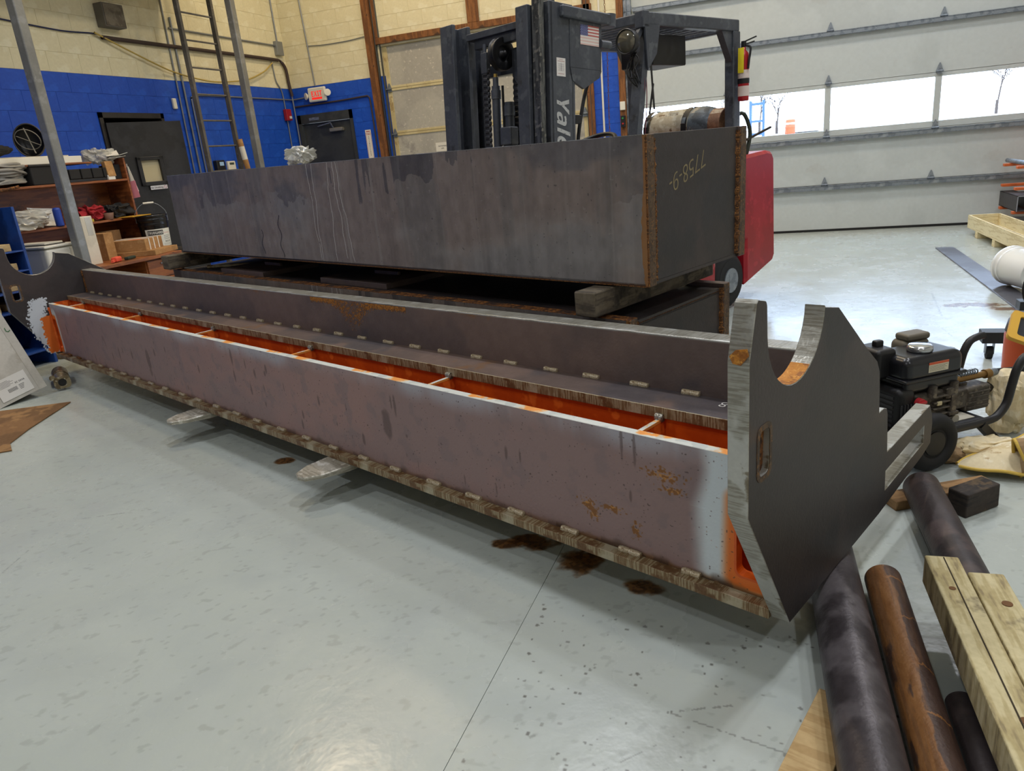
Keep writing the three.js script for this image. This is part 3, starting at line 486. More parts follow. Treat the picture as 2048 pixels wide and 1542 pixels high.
  for (const q of [[-0.112, -0.004, 0.076, 0.30, 0.022], [-LEN + 0.004, -LEN + 0.072, 0.07, 0.31, 0.02]]) part(t, 'opening_rim', M.orange, ext(rrect(q[0] - 0.003, q[1] + 0.003, q[2] - 0.003, q[3] + 0.003, q[4]), 0.034, [rrect(q[0] + 0.004, q[1] - 0.004, q[2] + 0.004, q[3] - 0.004, q[4] - 0.004)]).translate(0, 0, -0.0685));
  part(t, 'painted_inner_face', M.orange, bb(-LEN + 0.08, -0.115, y0, y1 - 0.004, -0.070, -0.068), bb(-LEN, 0, y0, y0 + 0.003, -0.33, -0.07), bb(-LEN, 0, y0, 0.43, -0.336, -0.333)); part(t, 'inner_web', M.orange, bb(-LEN, 0, y0, 0.430, -0.206, -0.194));
  for (const x of [-LEN + 0.003, -0.003]) part(t, 'painted_inner_face', M.orange, bb(x - 0.002, x + 0.002, y0, 0.43, -0.33, -0.07));
  part(t, 'middle_flange', M.mill, bbr(-LEN, 0, 0.430, 0.463, -0.338, -0.180, 0.003));
  part(t, 'cut_edge', M.cutRust, bbr(-LEN, 0, 0.430, 0.4645, -0.1825, -0.178, 0.002));
  part(t, 'upright_plate', M.mill, bbr(-LEN, 0, 0, 0.640, -0.405, -0.330, 0.004));
  part(t, 'cut_edge', M.cut, bbr(-LEN, 0, 0.638, 0.646, -0.4055, -0.3295, 0.006));
  const st = [-5.50, -4.396, -3.34, -2.335, -1.362, -0.425];
  for (const u of st) {
    const s = part(t, 'stiffener', M.orange, bb(u - 0.007, u + 0.007, y0, 0.427, -0.194, -0.068)); part(s, 'top_rim', M.primer, bb(u - 0.0075, u + 0.0075, 0.420, 0.4285, -0.18, -0.067));
    const b = bead(t, M.weldBright, u, 0.433, -0.176, 0.4); b.scale.set(0.4, 1.2, 1.2);
  }
  for (let k = 0; k < 29; k++) bead(t, M.weld, -0.405 - 0.1905 * k + rr(-0.006, 0.006), 0.466, -0.328, 1 + rr(-0.12, 0.12));
  for (let k = 0; k < 25; k++) bead(t, k > 22 ? M.weldRust : M.weld, -0.235 - 0.2265 * k + rr(-0.012, 0.012), 0.036, -0.030, 1.15 + rr(-0.2, 0.2));
  for (const [x, y, z, l] of [[-LEN + 0.005, 0.22, -0.03, 0.36], [-LEN + 0.006, 0.55, -0.33, 0.18]]) part(t, 'weld_seam', x < -5 && y < 0.4 ? M.orange : M.weldRust, seam(l, 0.009, 5).translate(x, y, z));
  // orange and white paint sprayed past the opening onto the far end plate
  const pd = decal(t, 'sprayed_paint', 0.20, 0.50, 256, (g, w, h) => { const dot = (x, y, r, c) => { const q = g.createRadialGradient(x, y, r * 0.35, x, y, r); q.addColorStop(0, c + '1)'); q.addColorStop(0.6, c + '0.7)'); q.addColorStop(1, c + '0)'); g.fillStyle = q; g.beginPath(); g.arc(x, y, r, 0, 7); g.fill(); }; const spray = (n, c, cx, w0, ya, yb) => { for (let k = 0; k < n; k++) { const f = rnd(), gx = (rnd() + rnd() + rnd() - 1.5) * 1.15; dot(cx(f) + gx * w0, mix(ya, yb, f) + (rnd() - 0.5) * 30, 5 + rnd() * 9, c); } }; spray(2600, 'rgba(196,202,208,', (f) => w * (0.66 - 0.22 * Math.sin(f * 4)), 62, 60, 600); spray(1500, 'rgba(216,106,28,', () => w * 0.78, 44, 250, 590); }); pd.rotation.y = Math.PI / 2; pd.position.set(-LEN + 0.0016, 0.27, 0.055);
  // golden rust bloom on the upright plate
  const rb2 = decal(t, 'rust_bloom', 0.75, 0.16, 1024, (g, w, h) => { for (let k = 0; k < 2600; k++) { const x = rnd(), e = Math.exp(-Math.pow((x - 0.46) / 0.13, 2)), y = rnd() * (0.16 + 0.8 * e) * (0.5 + 0.5 * rnd()); g.fillStyle = rnd() > 0.5 ? 'rgba(176,116,40,0.75)' : 'rgba(128,80,32,0.7)'; g.beginPath(); g.arc(x * w, y * h, 1.5 + rnd() * 4, 0, 7); g.fill(); } }, 0.8); rb2.position.set(-2.15, 0.558, -0.3292);
  // chalk on the middle flange (upside down for the photographer) and streaks
  const d1 = decal(t, 'chalk_writing', 0.30, 0.13, 512, (g, w, h) => { g.strokeStyle = g.fillStyle = 'rgba(226,222,216,0.95)'; g.font = '92px sans-serif'; g.fillText('A2D048', 60, 205); g.fillText('-4-1', 10, 95); }); d1.rotation.set(-Math.PI / 2, 0, Math.PI); d1.position.set(-0.215, 0.4645, -0.25);
}

// ---- two steel boxes stacked behind the beam
function steelBox(name, label, len, h, depth, map, upper) {
  const t = thing(name, label, 'steel box'), th = 0.052, face = std({ map, roughness: 0.4, metalness: 0.08, bumpMap: bumpFine, bumpScale: 0.0004 });
  // local: x from 0 (right end) to -len, z from 0 (front) to -depth
  part(t, 'side_plate', face, bbr(-len, 0, 0, h, -th, 0, 0.002)); part(t, 'side_plate', M.mill, bbr(-len, 0, 0, h, -depth, -depth + th, 0.002));
  for (const x of [-0.04, -len + 0.012]) part(t, 'end_plate', M.millDark, bbr(x - 0.028, x + 0.028, 0.012, h - (upper ? 0.0 : 0.03), -depth + th, -th, 0.002));
  for (const z of [-th - 0.004, -depth + th + 0.004]) part(t, 'weld_seam', M.weldRust, seam(h - 0.03, 0.013, z * 90).translate(-0.012, h / 2, z));
  part(t, 'rusty_edge', M.edgeBrown, bb(-0.002, 0.0012, 0.003, h - 0.003, -th + 0.003, -0.002)); part(t, 'rusty_edge', M.edgeBrown, bb(-0.002, 0.0012, 0.003, h - 0.003, -depth + 0.003, -depth + th - 0.003)); part(t, 'rust_line', M.weldRust, rough(bb(-0.004, 0.002, 0.004, h - 0.004, -0.004, 0.0012), 0.002, 60, 4));
  return t;
}
{
  // scratched, streaked face of the upper box
  const W = 2048, Hh = 320, L = 3.76, H = 0.512, n1 = field(1024, 5, 6, 301, 0.55), n2 = field(1024, 2, 5, 303, 0.6, 7), n3_ = field(1024, 90, 2, 307), n4 = field(1024, 22, 4, 311);
  const lines = [[-2.752, 1.252, -2.745, 0.753], [-2.704, 1.252, -2.732, 0.748], [-2.568, 1.25, -2.599, 0.753], [-2.525, 1.245, -2.5, 0.769], [-2.496, 1.239, -2.443, 0.753]].map((q) => [q[0] + 0.70, q[1] - 0.735, q[2] + 0.70, q[3] - 0.735]), black = [[-3.117, 0.988, -3.132, 0.763], [-3.329, 0.904, -3.339, 0.772]].map((q) => [q[0] + 0.70, q[1] - 0.735, q[2] + 0.70, q[3] - 0.735]);
  const seams = []; for (let k = 0; k < 16; k++) seams.push([-0.12 - k * 0.232 + rr(-0.03, 0.03), rr(0.003, 0.01), rr(0.2, 0.7)]);
  const tex = dataTex(W, Hh, (x, y) => {
    const u = -L + (x + 0.5) / W * L, v = (y + 0.5) / Hh * H, q = (f, fx, fy) => f[((Math.floor(v * fy * 1024) % 1024 + 1024) % 1024) * 1024 + ((Math.floor((u + 9) * fx * 1024) % 1024 + 1024) % 1024)];
    const a = q(n1, 0.3, 0.6), b = q(n2, 0.4, 0.3), s = q(n3_, 0.9, 0.9), d = q(n4, 0.45, 0.45);
    let c = mix3([114, 107, 101], [126, 114, 106], sst(0.45, 0.6, b)); c = mix3(c, [97, 94, 94], sst(0.5, 0.62, a) * 0.8);
    const wash = v < 0.30 + 0.22 * (b - 0.5) + 0.25 * (d - 0.5); if (wash) c = mix3(c, [140, 136, 132], 0.6 * sst(0.35, 0.6, a));             // dried water film with a ragged top
    const dk = v > 0.40 + 0.12 * Math.sin(u * 5.1) * 0.5 + 0.16 * (d - 0.5) && u > -2.0 && u < -0.75 && b < 0.56; if (dk) c = mix3(c, [70, 66, 66], 0.6);
    const b2 = q(n2, 1.6, 0.35), d2 = q(n4, 1.3, 0.9), kk = (b2 - 0.5) * 26 + (d2 - 0.5) * 24; c = [c[0] + kk, c[1] + kk, c[2] + kk];
    for (const [su, w, k] of seams) if (Math.abs(u - su + 0.012 * (d - 0.5)) < w) c = mix3(c, [150, 145, 138], k * 0.6);
    for (const l of lines) { const f = (v - l[3]) / (l[1] - l[3]); if (f > 0 && f < 1.05) { const lx = mix(l[2], l[0], f) + 0.016 * (q(n4, 0.05, 0.9) - 0.5) + 0.006 * Math.sin(v * 23 + l[0] * 9); if (Math.abs(u - lx) < 0.0019) c = mix3(c, [206, 204, 198], 0.8); } }
    for (const l of black) { const f = (v - l[3]) / (l[1] - l[3]); if (f > -0.05 && f < 1) { const lx = mix(l[2], l[0], f) + 0.012 * Math.sin(v * 55); if (Math.abs(u - lx) < 0.003) c = [26, 24, 24]; } }
    if (s > 0.86) c = mix3(c, [150, 146, 140], 0.4); if (s < 0.12) c = mix3(c, [62, 58, 58], 0.5);
    if (v < 0.006 + 0.012 * (d - 0.42)) c = mix3(c, [112, 72, 38], 0.8);
    if (u > -0.012 - 0.05 * Math.max(0, d - 0.45)) c = mix3(c, [150, 100, 48], 0.8);
    return c;
  }, true, 1); tex.repeat.set(1 / L, 1 / H); tex.wrapS = tex.wrapT = THREE.MirroredRepeatWrapping; tex.offset.set(1, 0);
  const tilt = 0.0107;
  const up = steelBox('steel_box', 'large dark welded steel box on timbers, upper of the stack', L, H, 0.735, tex, true);
  up.position.set(...stack(-0.705, 0.735, -0.575)); up.rotation.set(0, -SA, -tilt, 'YXZ');
  part(up, 'bright_rim', M.cut, bb(-L, 0, H - 0.0015, H + 0.0006, -0.004, 0.0006)); part(up, 'rust_line', M.weldRust, rough(bb(-L, 0, -0.0006, 0.003, -0.003, 0.0008), 0.0015, 50, 9)); part(up, 'top_plate', M.millDark, bb(-L + 0.04, -0.06, 0.485, 0.495, -0.69, -0.05)); part(up, 'bottom_plate', M.millDark, bb(-L, -0.012, 0, 0.012, -0.735, 0)); part(up, 'inner_brace', M.mill, bb(-2.1, -2.06, 0.012, 0.4, -0.69, -0.05));
  const ck = decal(up, 'chalk_writing', 0.36, 0.16, 512, (g, w, h) => { g.translate(w / 2, h / 2); g.rotate(Math.PI - 0.31); g.strokeStyle = 'rgba(176,160,118,0.95)'; g.fillStyle = 'rgba(176,160,118,0.75)'; g.font = 'italic 116px sans-serif'; g.textAlign = 'center'; g.fillText('7758-9-', 0, 44); }); ck.rotation.y = Math.PI / 2; ck.position.set(-0.0108, 0.372, -0.30);
  const low = steelBox('steel_box', 'large dark welded steel box with rusty rim, lower of the stack behind the beam', 3.82, 0.515, 0.76, tex, false);
  low.position.set(...stack(-0.765, 0.106, -0.525)); low.rotation.set(0, -SA, -0.0107, 'YXZ');
  part(low, 'top_plate', M.millDark, bb(-3.82, -0.012, 0.478, 0.500, -0.71, -0.05)); part(low, 'bottom_plate', M.millDark, bb(-3.82, 0, 0, 0.012, -0.76, 0));
  part(low, 'rusty_rim', M.rust, bb(-3.82, 0, 0.5145, 0.5165, -0.052, 0.0), bb(-0.07, -0.012, 0.485, 0.490, -0.71, -0.05));
  for (const [x0, x1, z0, z1, h] of [[-2.15, -1.55, -0.52, -0.12, 0.03], [-3.3, -2.75, -0.5, -0.1, 0.03]]) { const c = part(low, 'cover_plate', M.mill, bbr(x0, x1, 0.500, 0.500 + h, z0, z1, 0.003)); part(c, 'lift_bar', M.mill, bbr(mix(x0, x1, 0.4), mix(x0, x1, 0.75), 0.5 + h, 0.5 + h + 0.02, z0 + 0.18, z0 + 0.2, 0.004)); }
  part(low, 'lift_rod', M.cutRust, rod([-3.62, 0.515, -0.16], [-3.15, 0.515, -0.5], 0.012));
}
// ---- timbers that carry the boxes
M.oldWood = std({ map: dataTex(512, 512, (x, y, i) => { const c = mix3(mix3([104, 94, 78], [76, 68, 58], sst(0.42, 0.62, F.streakH[i])), [52, 46, 40], sst(0.6, 0.72, F.d[i])); const k = (F.fine[i] - 0.5) * 20; return [c[0] + k, c[1] + k, c[2] + k]; }, true, 0.5), roughness: 0.85, bumpMap: bumpSoft, bumpScale: 0.002 });
M.oldWoodDark = std({ map: dataTex(512, 512, (x, y, i) => { const c = mix3(mix3([58, 50, 44], [40, 36, 34], sst(0.42, 0.62, F.streakH[i])), [86, 70, 50], sst(0.64, 0.74, F.d[i])); const k = (F.fine[i] - 0.5) * 14; return [c[0] + k, c[1] + k, c[2] + k]; }, true, 0.5), roughness: 0.85, bumpMap: bumpSoft, bumpScale: 0.002 });
{
  const beamT = (u, y, w0, w1, h, wd, label, tilt = 0) => { const o = one('timber_block', label, 'timber', M.oldWood, rough(rb(wd, h, w0 - w1, 0.008, 0, 0, 0), 0.0015, 30, 3), stack(u, y + h / 2, (w0 + w1) / 2), -SA); o.rotation.set(0, -SA, tilt, 'YXZ'); return o; };
  beamT(-0.905, 0.6365, -0.46, -1.33, 0.093, 0.095, 'weathered square timber between the two boxes at their right end', -0.0107);
  beamT(-4.50, 0.6755, -0.45, -1.32, 0.093, 0.105, 'weathered square timber between the two boxes at their far left end', -0.0107);
  const run = (w, label) => { const o = one('timber_runner', label, 'timber', M.oldWoodDark, rb(3.7, 0.098, 0.1, 0.006, -1.85, 0.049, 0), stack(-0.8, 0.004, w), -SA); o.rotation.set(0, -SA, -0.0107, 'YXZ'); };
  { const o = one('timber_runner', 'long dark timber lying lengthwise between the two boxes at the back', 'timber', M.oldWoodDark, rb(3.44, 0.092, 0.1, 0.006, 0, 0, 0), stack(-2.70, 0.7055, -1.20), -SA); o.rotation.set(0, -SA, -0.0107, 'YXZ'); }
  run(-0.66, 'long dark timber under the front of the lower box'); run(-1.18, 'long dark timber under the rear of the lower box');
}

// ================================================================ FORKLIFT
M.liftGrey = withMap(patchTex(512, 0.8, [78, 82, 90], [[[70, 74, 82], F.a, 0.48, 0.62], [[90, 94, 100], F.c, 0.62, 0.74], [[60, 61, 64], F.d, 0.64, 0.74]], 5), 0.42, 0.25);
M.liftDark = withMap(patchTex(512, 0.8, [52, 53, 57], [[[44, 45, 49], F.a, 0.48, 0.62], [[46, 47, 50], F.c, 0.62, 0.74]], 4), 0.5, 0.2);
M.liftSide = withMap(patchTex(512, 0.8, [52, 56, 70], [[[46, 50, 62], F.a, 0.48, 0.62], [[52, 54, 62], F.c, 0.66, 0.78]], 4), 0.4, 0.2);
M.railBright = withMap(patchTex(512, 0.4, [104, 106, 106], [[[70, 72, 74], F.streakV, 0.46, 0.6], [[136, 134, 128], F.c, 0.6, 0.72]], 8), 0.35, 0.6);
M.black = flat(0x151517, 0.45); M.rubber = flat(0x1a1a1b, 0.8);
M.redPaint = std({ map: patchTex(512, 1.0, [164, 26, 40], [[[150, 22, 34], F.a, 0.48, 0.62], [[176, 40, 52], F.c, 0.64, 0.76], [[200, 150, 150], F.d, 0.76, 0.82]], 3), roughness: 0.35 });
{
  const FP = stack(-2.65, 0, -1.80), t = thing('forklift', 'dark grey forklift with red counterweight standing behind the stacked boxes', 'forklift', [FP[0], 0, FP[2]], -26.9 * D2R);
  // mast, leaning back a little
  const mast = new THREE.Group(); mast.name = 'mast'; t.add(mast); mast.position.set(0, 1.43, 0); mast.rotation.x = -4.2 * D2R; const Y = -1.43, T = 0.735;
  part(mast, 'inner_rail', M.liftGrey, bbr(-0.386, -0.262, -1.25, T, -0.028, 0, 0.006), bbr(-0.386, -0.262, -1.25, T, -0.15, -0.125, 0.006));
  part(mast, 'inner_rail', M.liftGrey, bbr(-0.385, -0.352, -1.25, T - 0.003, -0.15, -0.004, 0.004));
  part(mast, 'outer_rail', M.liftGrey, bbr(-0.43, -0.395, -1.35, T - 0.02, -0.27, -0.05, 0.004), bbr(-0.43, -0.30, -1.35, T - 0.02, -0.30, -0.265, 0.004), bbr(-0.33, -0.28, -1.35, T - 0.03, -0.2, -0.16, 0.004));
  part(mast, 'inner_rail', M.liftGrey, bbr(0.306, 0.403, -1.25, T - 0.012, -0.028, 0, 0.006), bbr(0.306, 0.403, -1.25, T - 0.012, -0.15, -0.125, 0.006)); part(mast, 'inner_rail', M.liftGrey, bbr(0.375, 0.402, -1.25, T - 0.014, -0.15, -0.004, 0.004));
  part(mast, 'middle_rail', M.railBright, bbr(0.414, 0.478, -1.3, T + 0.03, -0.06, -0.022, 0.006)); part(mast, 'middle_rail', M.railBright, bbr(0.414, 0.43, -1.3, T + 0.028, -0.2, -0.03, 0.004));
  part(mast, 'outer_rail', M.liftGrey, bbr(0.448, 0.5, -1.35, T, -0.105, -0.075, 0.006)); const side = part(mast, 'outer_rail', M.liftGrey, bbr(0.47, 0.5, -1.35, T - 0.002, -0.27, -0.08, 0.004), bbr(0.44, 0.5, -1.35, T - 0.05, -0.285, -0.255, 0.004));
  part(mast, 'top_crossbar', M.liftGrey, bbr(-0.2, 0.31, 0.585, 0.665, -0.17, -0.12, 0.006)); part(mast, 'top_crossbar', M.liftGrey, bbr(-0.25, 0.31, 0.64, 0.68, -0.21, -0.1, 0.004)); part(mast, 'top_crossbar', M.liftGrey, bbr(-0.26, 0.45, 0.43, 0.5, -0.27, -0.23, 0.006));
  part(mast, 'gusset', M.liftGrey, tr(ext([[0.3, 0.56], [0.08, 0.56], [0.08, 0.40], [0.19, 0.28], [0.3, 0.44]], 0.02), 0, 0, -0.2));
  const sh = part(mast, 'sheave', M.black, lathe([[0, -0.025], [0.09, -0.025], [0.095, -0.018], [0.078, 0], [0.095, 0.018], [0.09, 0.025], [0.05, 0.025], [0.045, 0.012], [0.02, 0.012], [0.02, 0.03], [0, 0.03]], 0.05, 0.525, -0.12, 0, 0.5, -Math.PI / 2));
  for (const [x, z, lo, hi] of [[-0.075, -0.1, -0.9, 0.45], [0.095, -0.2, -0.9, 0.4]]) { const ch = part(mast, 'lift_chain', M.black, bb(x - 0.012, x + 0.012, lo, hi, z - 0.004, z + 0.004)); const lk = []; for (let y = Math.max(lo, -0.1); y < hi; y += 0.034) lk.push(rb(0.062, 0.028, 0.02, 0.009, x, y, z), rb(0.042, 0.024, 0.028, 0.008, x, y + 0.017, z)); part(mast, 'chain_link_row', M.liftDark, lk).userData.kind = 'stuff'; }
  part(mast, 'chain_anchor', M.liftGrey, bbr(-0.105, -0.05, 0.43, 0.55, -0.12, -0.085, 0.004), rod([-0.078, 0.55, -0.1], [-0.078, 0.6, -0.1], 0.012));
  part(mast, 'hydraulic_cylinder', M.liftGrey, cy(0.026, 0.026, 1.6, 0.0, -0.45, -0.11), cy(0.031, 0.031, 0.05, 0.0, 0.3, -0.11), cy(0.018, 0.018, 0.08, 0.0, 0.36, -0.11)); part(mast, 'brass_fitting', flat(0xc9a85a, 0.35, 0.7), cy(0.012, 0.012, 0.02, 0.0, 0.41, -0.11));
  part(mast, 'hydraulic_cylinder', M.liftGrey, cy(0.03, 0.03, 1.2, 0.085, -0.35, -0.14), rb(0.1, 0.11, 0.07, 0.01, 0.085, 0.05, -0.13), cy(0.034, 0.034, 0.06, 0.085, 0.2, -0.14)); part(mast, 'hose', M.rubber, rod([0.04, 0.35, -0.13], [0.045, -0.3, -0.13], 0.008)); part(mast, 'hose', M.galv, rod([0.062, 0.1, -0.1], [0.062, -0.3, -0.1], 0.003));
  // bracket with the flag, stickers and lettering on the near side of the mast
  part(mast, 'tilt_bracket', M.liftGrey, bbr(0.485, 0.505, 0.40, 0.66, -0.52, -0.24, 0.004), tr(ext([[-0.24, 0.40], [-0.52, 0.40], [-0.50, 0.36], [-0.36, 0.29], [-0.26, 0.33]], 0.02).rotateY(-Math.PI / 2), 0.505, 0, 0));
  part(mast, 'tie_bar', M.liftGrey, bbr(0.44, 0.53, 0.655, 0.72, -0.62, -0.16, 0.012), cy(0.05, 0.05, 0.07, 0.485, 0.688, -0.6)); part(mast, 'pin', M.liftGrey, cy(0.026, 0.026, 0.09, 0.5, 0.55, -0.55, Math.PI / 2, 0, 0));
  const flag = print(mast, 'flag_sticker', 0.165, 0.108, 0.0015, 512, (g, w, h) => { for (let i = 0; i < 13; i++) { g.fillStyle = i % 2 ? '#ded8d0' : i < 8 ? '#b8605a' : '#d8b8ae'; g.fillRect(0, h * i / 13, w, h / 13 + 1); } g.fillStyle = '#3c4478'; g.fillRect(0, 0, w * 0.4, h * 7 / 13); g.fillStyle = '#d8d8e0'; for (let r = 0; r < 9; r++) for (let c = 0; c < (r % 2 ? 5 : 6); c++) { g.beginPath(); g.arc(w * (0.035 + 0.066 * c + (r % 2 ? 0.033 : 0)), h * (0.035 + 0.058 * r), 5, 0, 7); g.fill(); } }); flag.rotation.y = Math.PI / 2; flag.position.set(0.507, 0.585, -0.41);
  const stk = print(mast, 'warning_sticker', 0.074, 0.098, 0.0012, 256, (g, w, h) => { g.fillStyle = '#ddd8d2'; g.fillRect(0, 0, w, h); g.fillStyle = '#9a5450'; g.font = '24px sans-serif'; g.textAlign = 'center'; g.fillText('WARNING', w / 2, 40); g.fillRect(30, 58, w - 60, 8); g.fillStyle = '#4a4a4a'; g.fillRect(w / 2 - 4, 90, 8, 150); for (let i = 0; i < 7; i++) g.fillRect(40 + (i % 3) * 6, 110 + i * 20, w - 90, 4); g.fillStyle = '#9a5450'; g.fillRect(40, h - 50, w - 80, 8); }); stk.rotation.y = Math.PI / 2; stk.position.set(0.5012, 0.395, -0.165);
  const lg = decal(mast, 'lettering', 0.50, 0.125, 1024, (g, w, h) => { g.fillStyle = '#b9bab8'; g.font = 'italic bold 300px sans-serif'; g.textBaseline = 'middle'; g.fillText('Yale', 20, h * 0.5); g.globalCompositeOperation = 'destination-out'; for (let k = 0; k < 260; k++) { g.beginPath(); g.arc(rnd() * w, rnd() * h, 1 + rnd() * 4, 0, 7); g.fill(); } }, 0.6); lg.rotation.set(0, Math.PI / 2, -Math.PI / 2, 'YXZ'); lg.position.set(0.5012, 0.01, -0.175);
  part(mast, 'clamp', M.black, rb(0.05, 0.05, 0.06, 0.006, 0.47, 0.12, -0.32));
  part(mast, 'hose', M.rubber, tube([[0.45, 0.38, -0.48], [0.45, 0.25, -0.42], [0.45, 0.0, -0.36], [0.45, -0.4, -0.34]], 0.011));
  // carriage and forks (forks reach out under the boxes and the beam)
  part(t, 'carriage', M.liftDark, bbr(-0.8, 0.8, 0.14, 0.24, 0.0, 0.05, 0.006), bbr(-0.8, 0.8, 0.5, 0.6, 0.0, 0.05, 0.006), bbr(-0.3, -0.22, 0.2, 0.55, 0, 0.045), bbr(0.22, 0.3, 0.2, 0.55, 0, 0.045));
  M.forkSteel = withMap(patchTex(512, 0.35, [176, 172, 158], [[[150, 146, 132], F.streakH, 0.46, 0.6], [[206, 204, 194], F.c, 0.58, 0.7]], 8), 0.4, 0.3);
  const tips = [[-3.325, 0.2], [-1.99, 0.2]];
  const tip = (u, w) => V(...stack(u, 0, w)).sub(t.position).applyAxisAngle(V(0, 1, 0), 26.9 * D2R);
  for (const [u, w] of tips) {
    const e = tip(u, w), L = e.z, wd = 0.088; const prof = [[0.05, 0.100], [L - 0.35, 0.103], [L, 0.124], [L, 0.134], [L - 0.3, 0.1445], [0.02, 0.1445], [0.02, 0.62], [-0.0, 0.62]].map(([z, y]) => [z, y]);
    const shp = [[-wd, 0.02], [wd, 0.02], [wd, L - 0.2], [wd * 0.86, L - 0.08], [wd * 0.45, L - 0.012], [0, L], [-wd * 0.45, L - 0.012], [-wd * 0.86, L - 0.08], [-wd, L - 0.2]];
    const blade = new THREE.ExtrudeGeometry(shapeOf(shp), { depth: 0.035, bevelEnabled: true, bevelThickness: 0.004, bevelSize: 0.004, bevelOffset: -0.004, bevelSegments: 1 }).rotateX(Math.PI / 2).translate(e.x, 0.1405, 0);
    const p = blade.attributes.position; for (let i = 0; i < p.count; i++) if (p.getY(i) < 0.12) p.setY(i, mix(p.getY(i), 0.132, sst(L - 0.45, L, p.getZ(i)) * 0.8)); blade.computeVertexNormals();
    part(t, 'fork', M.forkSteel, fin(blade), bbr(e.x - wd, e.x + wd, 0.11, 0.62, 0.05, 0.095, 0.004));
  }
  // chassis, counterweight, wheels
  const prof = [[-0.55, 0.12], [-0.55, 0.62], [-0.9, 0.7], [-1.35, 0.62], [-1.6, 1.02], [-2.0, 1.17], [-2.62, 1.205], [-2.70, 1.19], [-2.735, 1.14], [-2.775, 0.34], [-2.74, 0.285], [-2.30, 0.16], [-2.29, 0.52], [-1.86, 0.52], [-1.84, 0.14]];
  part(t, 'counterweight', M.redPaint, ext(prof, 0.96, [], 0.025).rotateY(-Math.PI / 2).translate(0.48, 0, 0));
  part(t, 'rear_skirt', M.redPaint, ext([[-2.42, 0.05], [-2.46, 0.2], [-2.76, 0.3], [-2.60, 0.06]], 0.5, [], 0.01).rotateY(-Math.PI / 2).translate(0.25, 0, 0));
  for (const [x, z, r, w] of [[0.40, -2.08, 0.235, 0.15], [-0.40, -2.08, 0.235, 0.15], [0.48, -0.55, 0.31, 0.2], [-0.48, -0.55, 0.31, 0.2]]) { const wh = part(t, 'wheel', M.rubber, tr(fin(new THREE.TorusGeometry(r * 0.72, r * 0.28, 12, 28)), x, r, z, 0, Math.PI / 2, 0), cy(r * 0.72, r * 0.72, w * 0.9, x, r, z, 0, 0, Math.PI / 2)); part(wh, 'hub', M.galv, cy(r * 0.42, r * 0.42, w * 1.0, x, r, z, 0, 0, Math.PI / 2)); }
  part(t, 'cowl', M.liftDark, bbr(-0.4, 0.4, 0.55, 1.0, -0.75, -0.6, 0.03)); part(t, 'steering_wheel', M.black, torus(0.17, 0.016, 0.05, 1.37, -0.95, -Math.PI / 2 + 0.4), rod([0.05, 1.0, -0.72], [0.05, 1.36, -0.94], 0.02), rod([-0.11, 1.36, -0.95], [0.21, 1.36, -0.95], 0.01));
  part(t, 'seat', M.black, rb(0.46, 0.1, 0.45, 0.04, 0, 0.95, -1.5), rb(0.46, 0.3, 0.1, 0.04, 0, 1.12, -1.75));
  part(t, 'lever', M.liftGrey, rod([0.3, 0.9, -0.75], [0.28, 1.25, -0.82], 0.008), sp(0.02, 0.28, 1.26, -0.82));
  // overhead guard
  const g = new THREE.Group(); g.name = 'overhead_guard'; t.add(g);
  const beamM = M.liftGrey;
  for (const s of [-1, 1]) {
    part(g, 'side_beam', M.liftGrey, bbr(s * 0.46 - 0.035, s * 0.46 + 0.035, 2.065, 2.145, -2.15, -1.0, 0.01));
    part(g, 'rear_pillar', M.liftGrey, bbr(s * 0.455 - 0.04, s * 0.455 + 0.04, 0.9, 2.07, -2.165, -2.07, 0.012), tr(ext([[-2.07, 2.07], [-1.93, 2.07], [-2.07, 1.86]], 0.05).rotateY(-Math.PI / 2), s * 0.455 + 0.025, 0, 0));
    part(g, 'front_pillar', M.liftGrey, bar([s * 0.445, 2.07, -1.06], [s * 0.445, 0.65, -0.78], 0.055, 0.075));
    part(g, 'corner_bracket', M.liftGrey, bbr(s * 0.46 - 0.03, s * 0.46 + 0.04, 2.05, 2.15, -1.05, -0.985, 0.006), tr(ext([[-1.0, 2.07], [-1.16, 2.07], [-1.12, 1.90], [-1.02, 1.80]], 0.012).rotateY(-Math.PI / 2), s * 0.46 + 0.04, 0, 0));
  }
  part(g, 'cross_beam', M.liftGrey, bbr(-0.46, 0.46, 2.075, 2.14, -1.04, -0.99, 0.01)); part(g, 'cross_beam', M.liftGrey, bbr(-0.46, 0.46, 2.07, 2.135, -2.15, -2.09, 0.01));
  for (let k = 0; k < 9; k++) part(g, 'guard_bar', M.liftGrey, bbr(-0.43, 0.43, 2.085, 2.125, -1.16 - k * 0.105, -1.135 - k * 0.105, 0.006));
  part(g, 'guard_mesh', M.black, ...[...Array(12)].map((_, k) => bb(-0.40 + k * 0.073, -0.396 + k * 0.073, 2.127, 2.131, -2.1, -1.02)));
  for (let k = 0; k < 3; k++) part(g, 'roof_coil', M.black, rough(torus(0.035, 0.012, 0.36, 2.142, -1.45 - 0.22 * k, Math.PI / 2), 0.008, 30, k));
  part(g, 'visor_box', M.black, bbr(0.02, 0.3, 1.86, 2.06, -1.75, -1.35, 0.01));
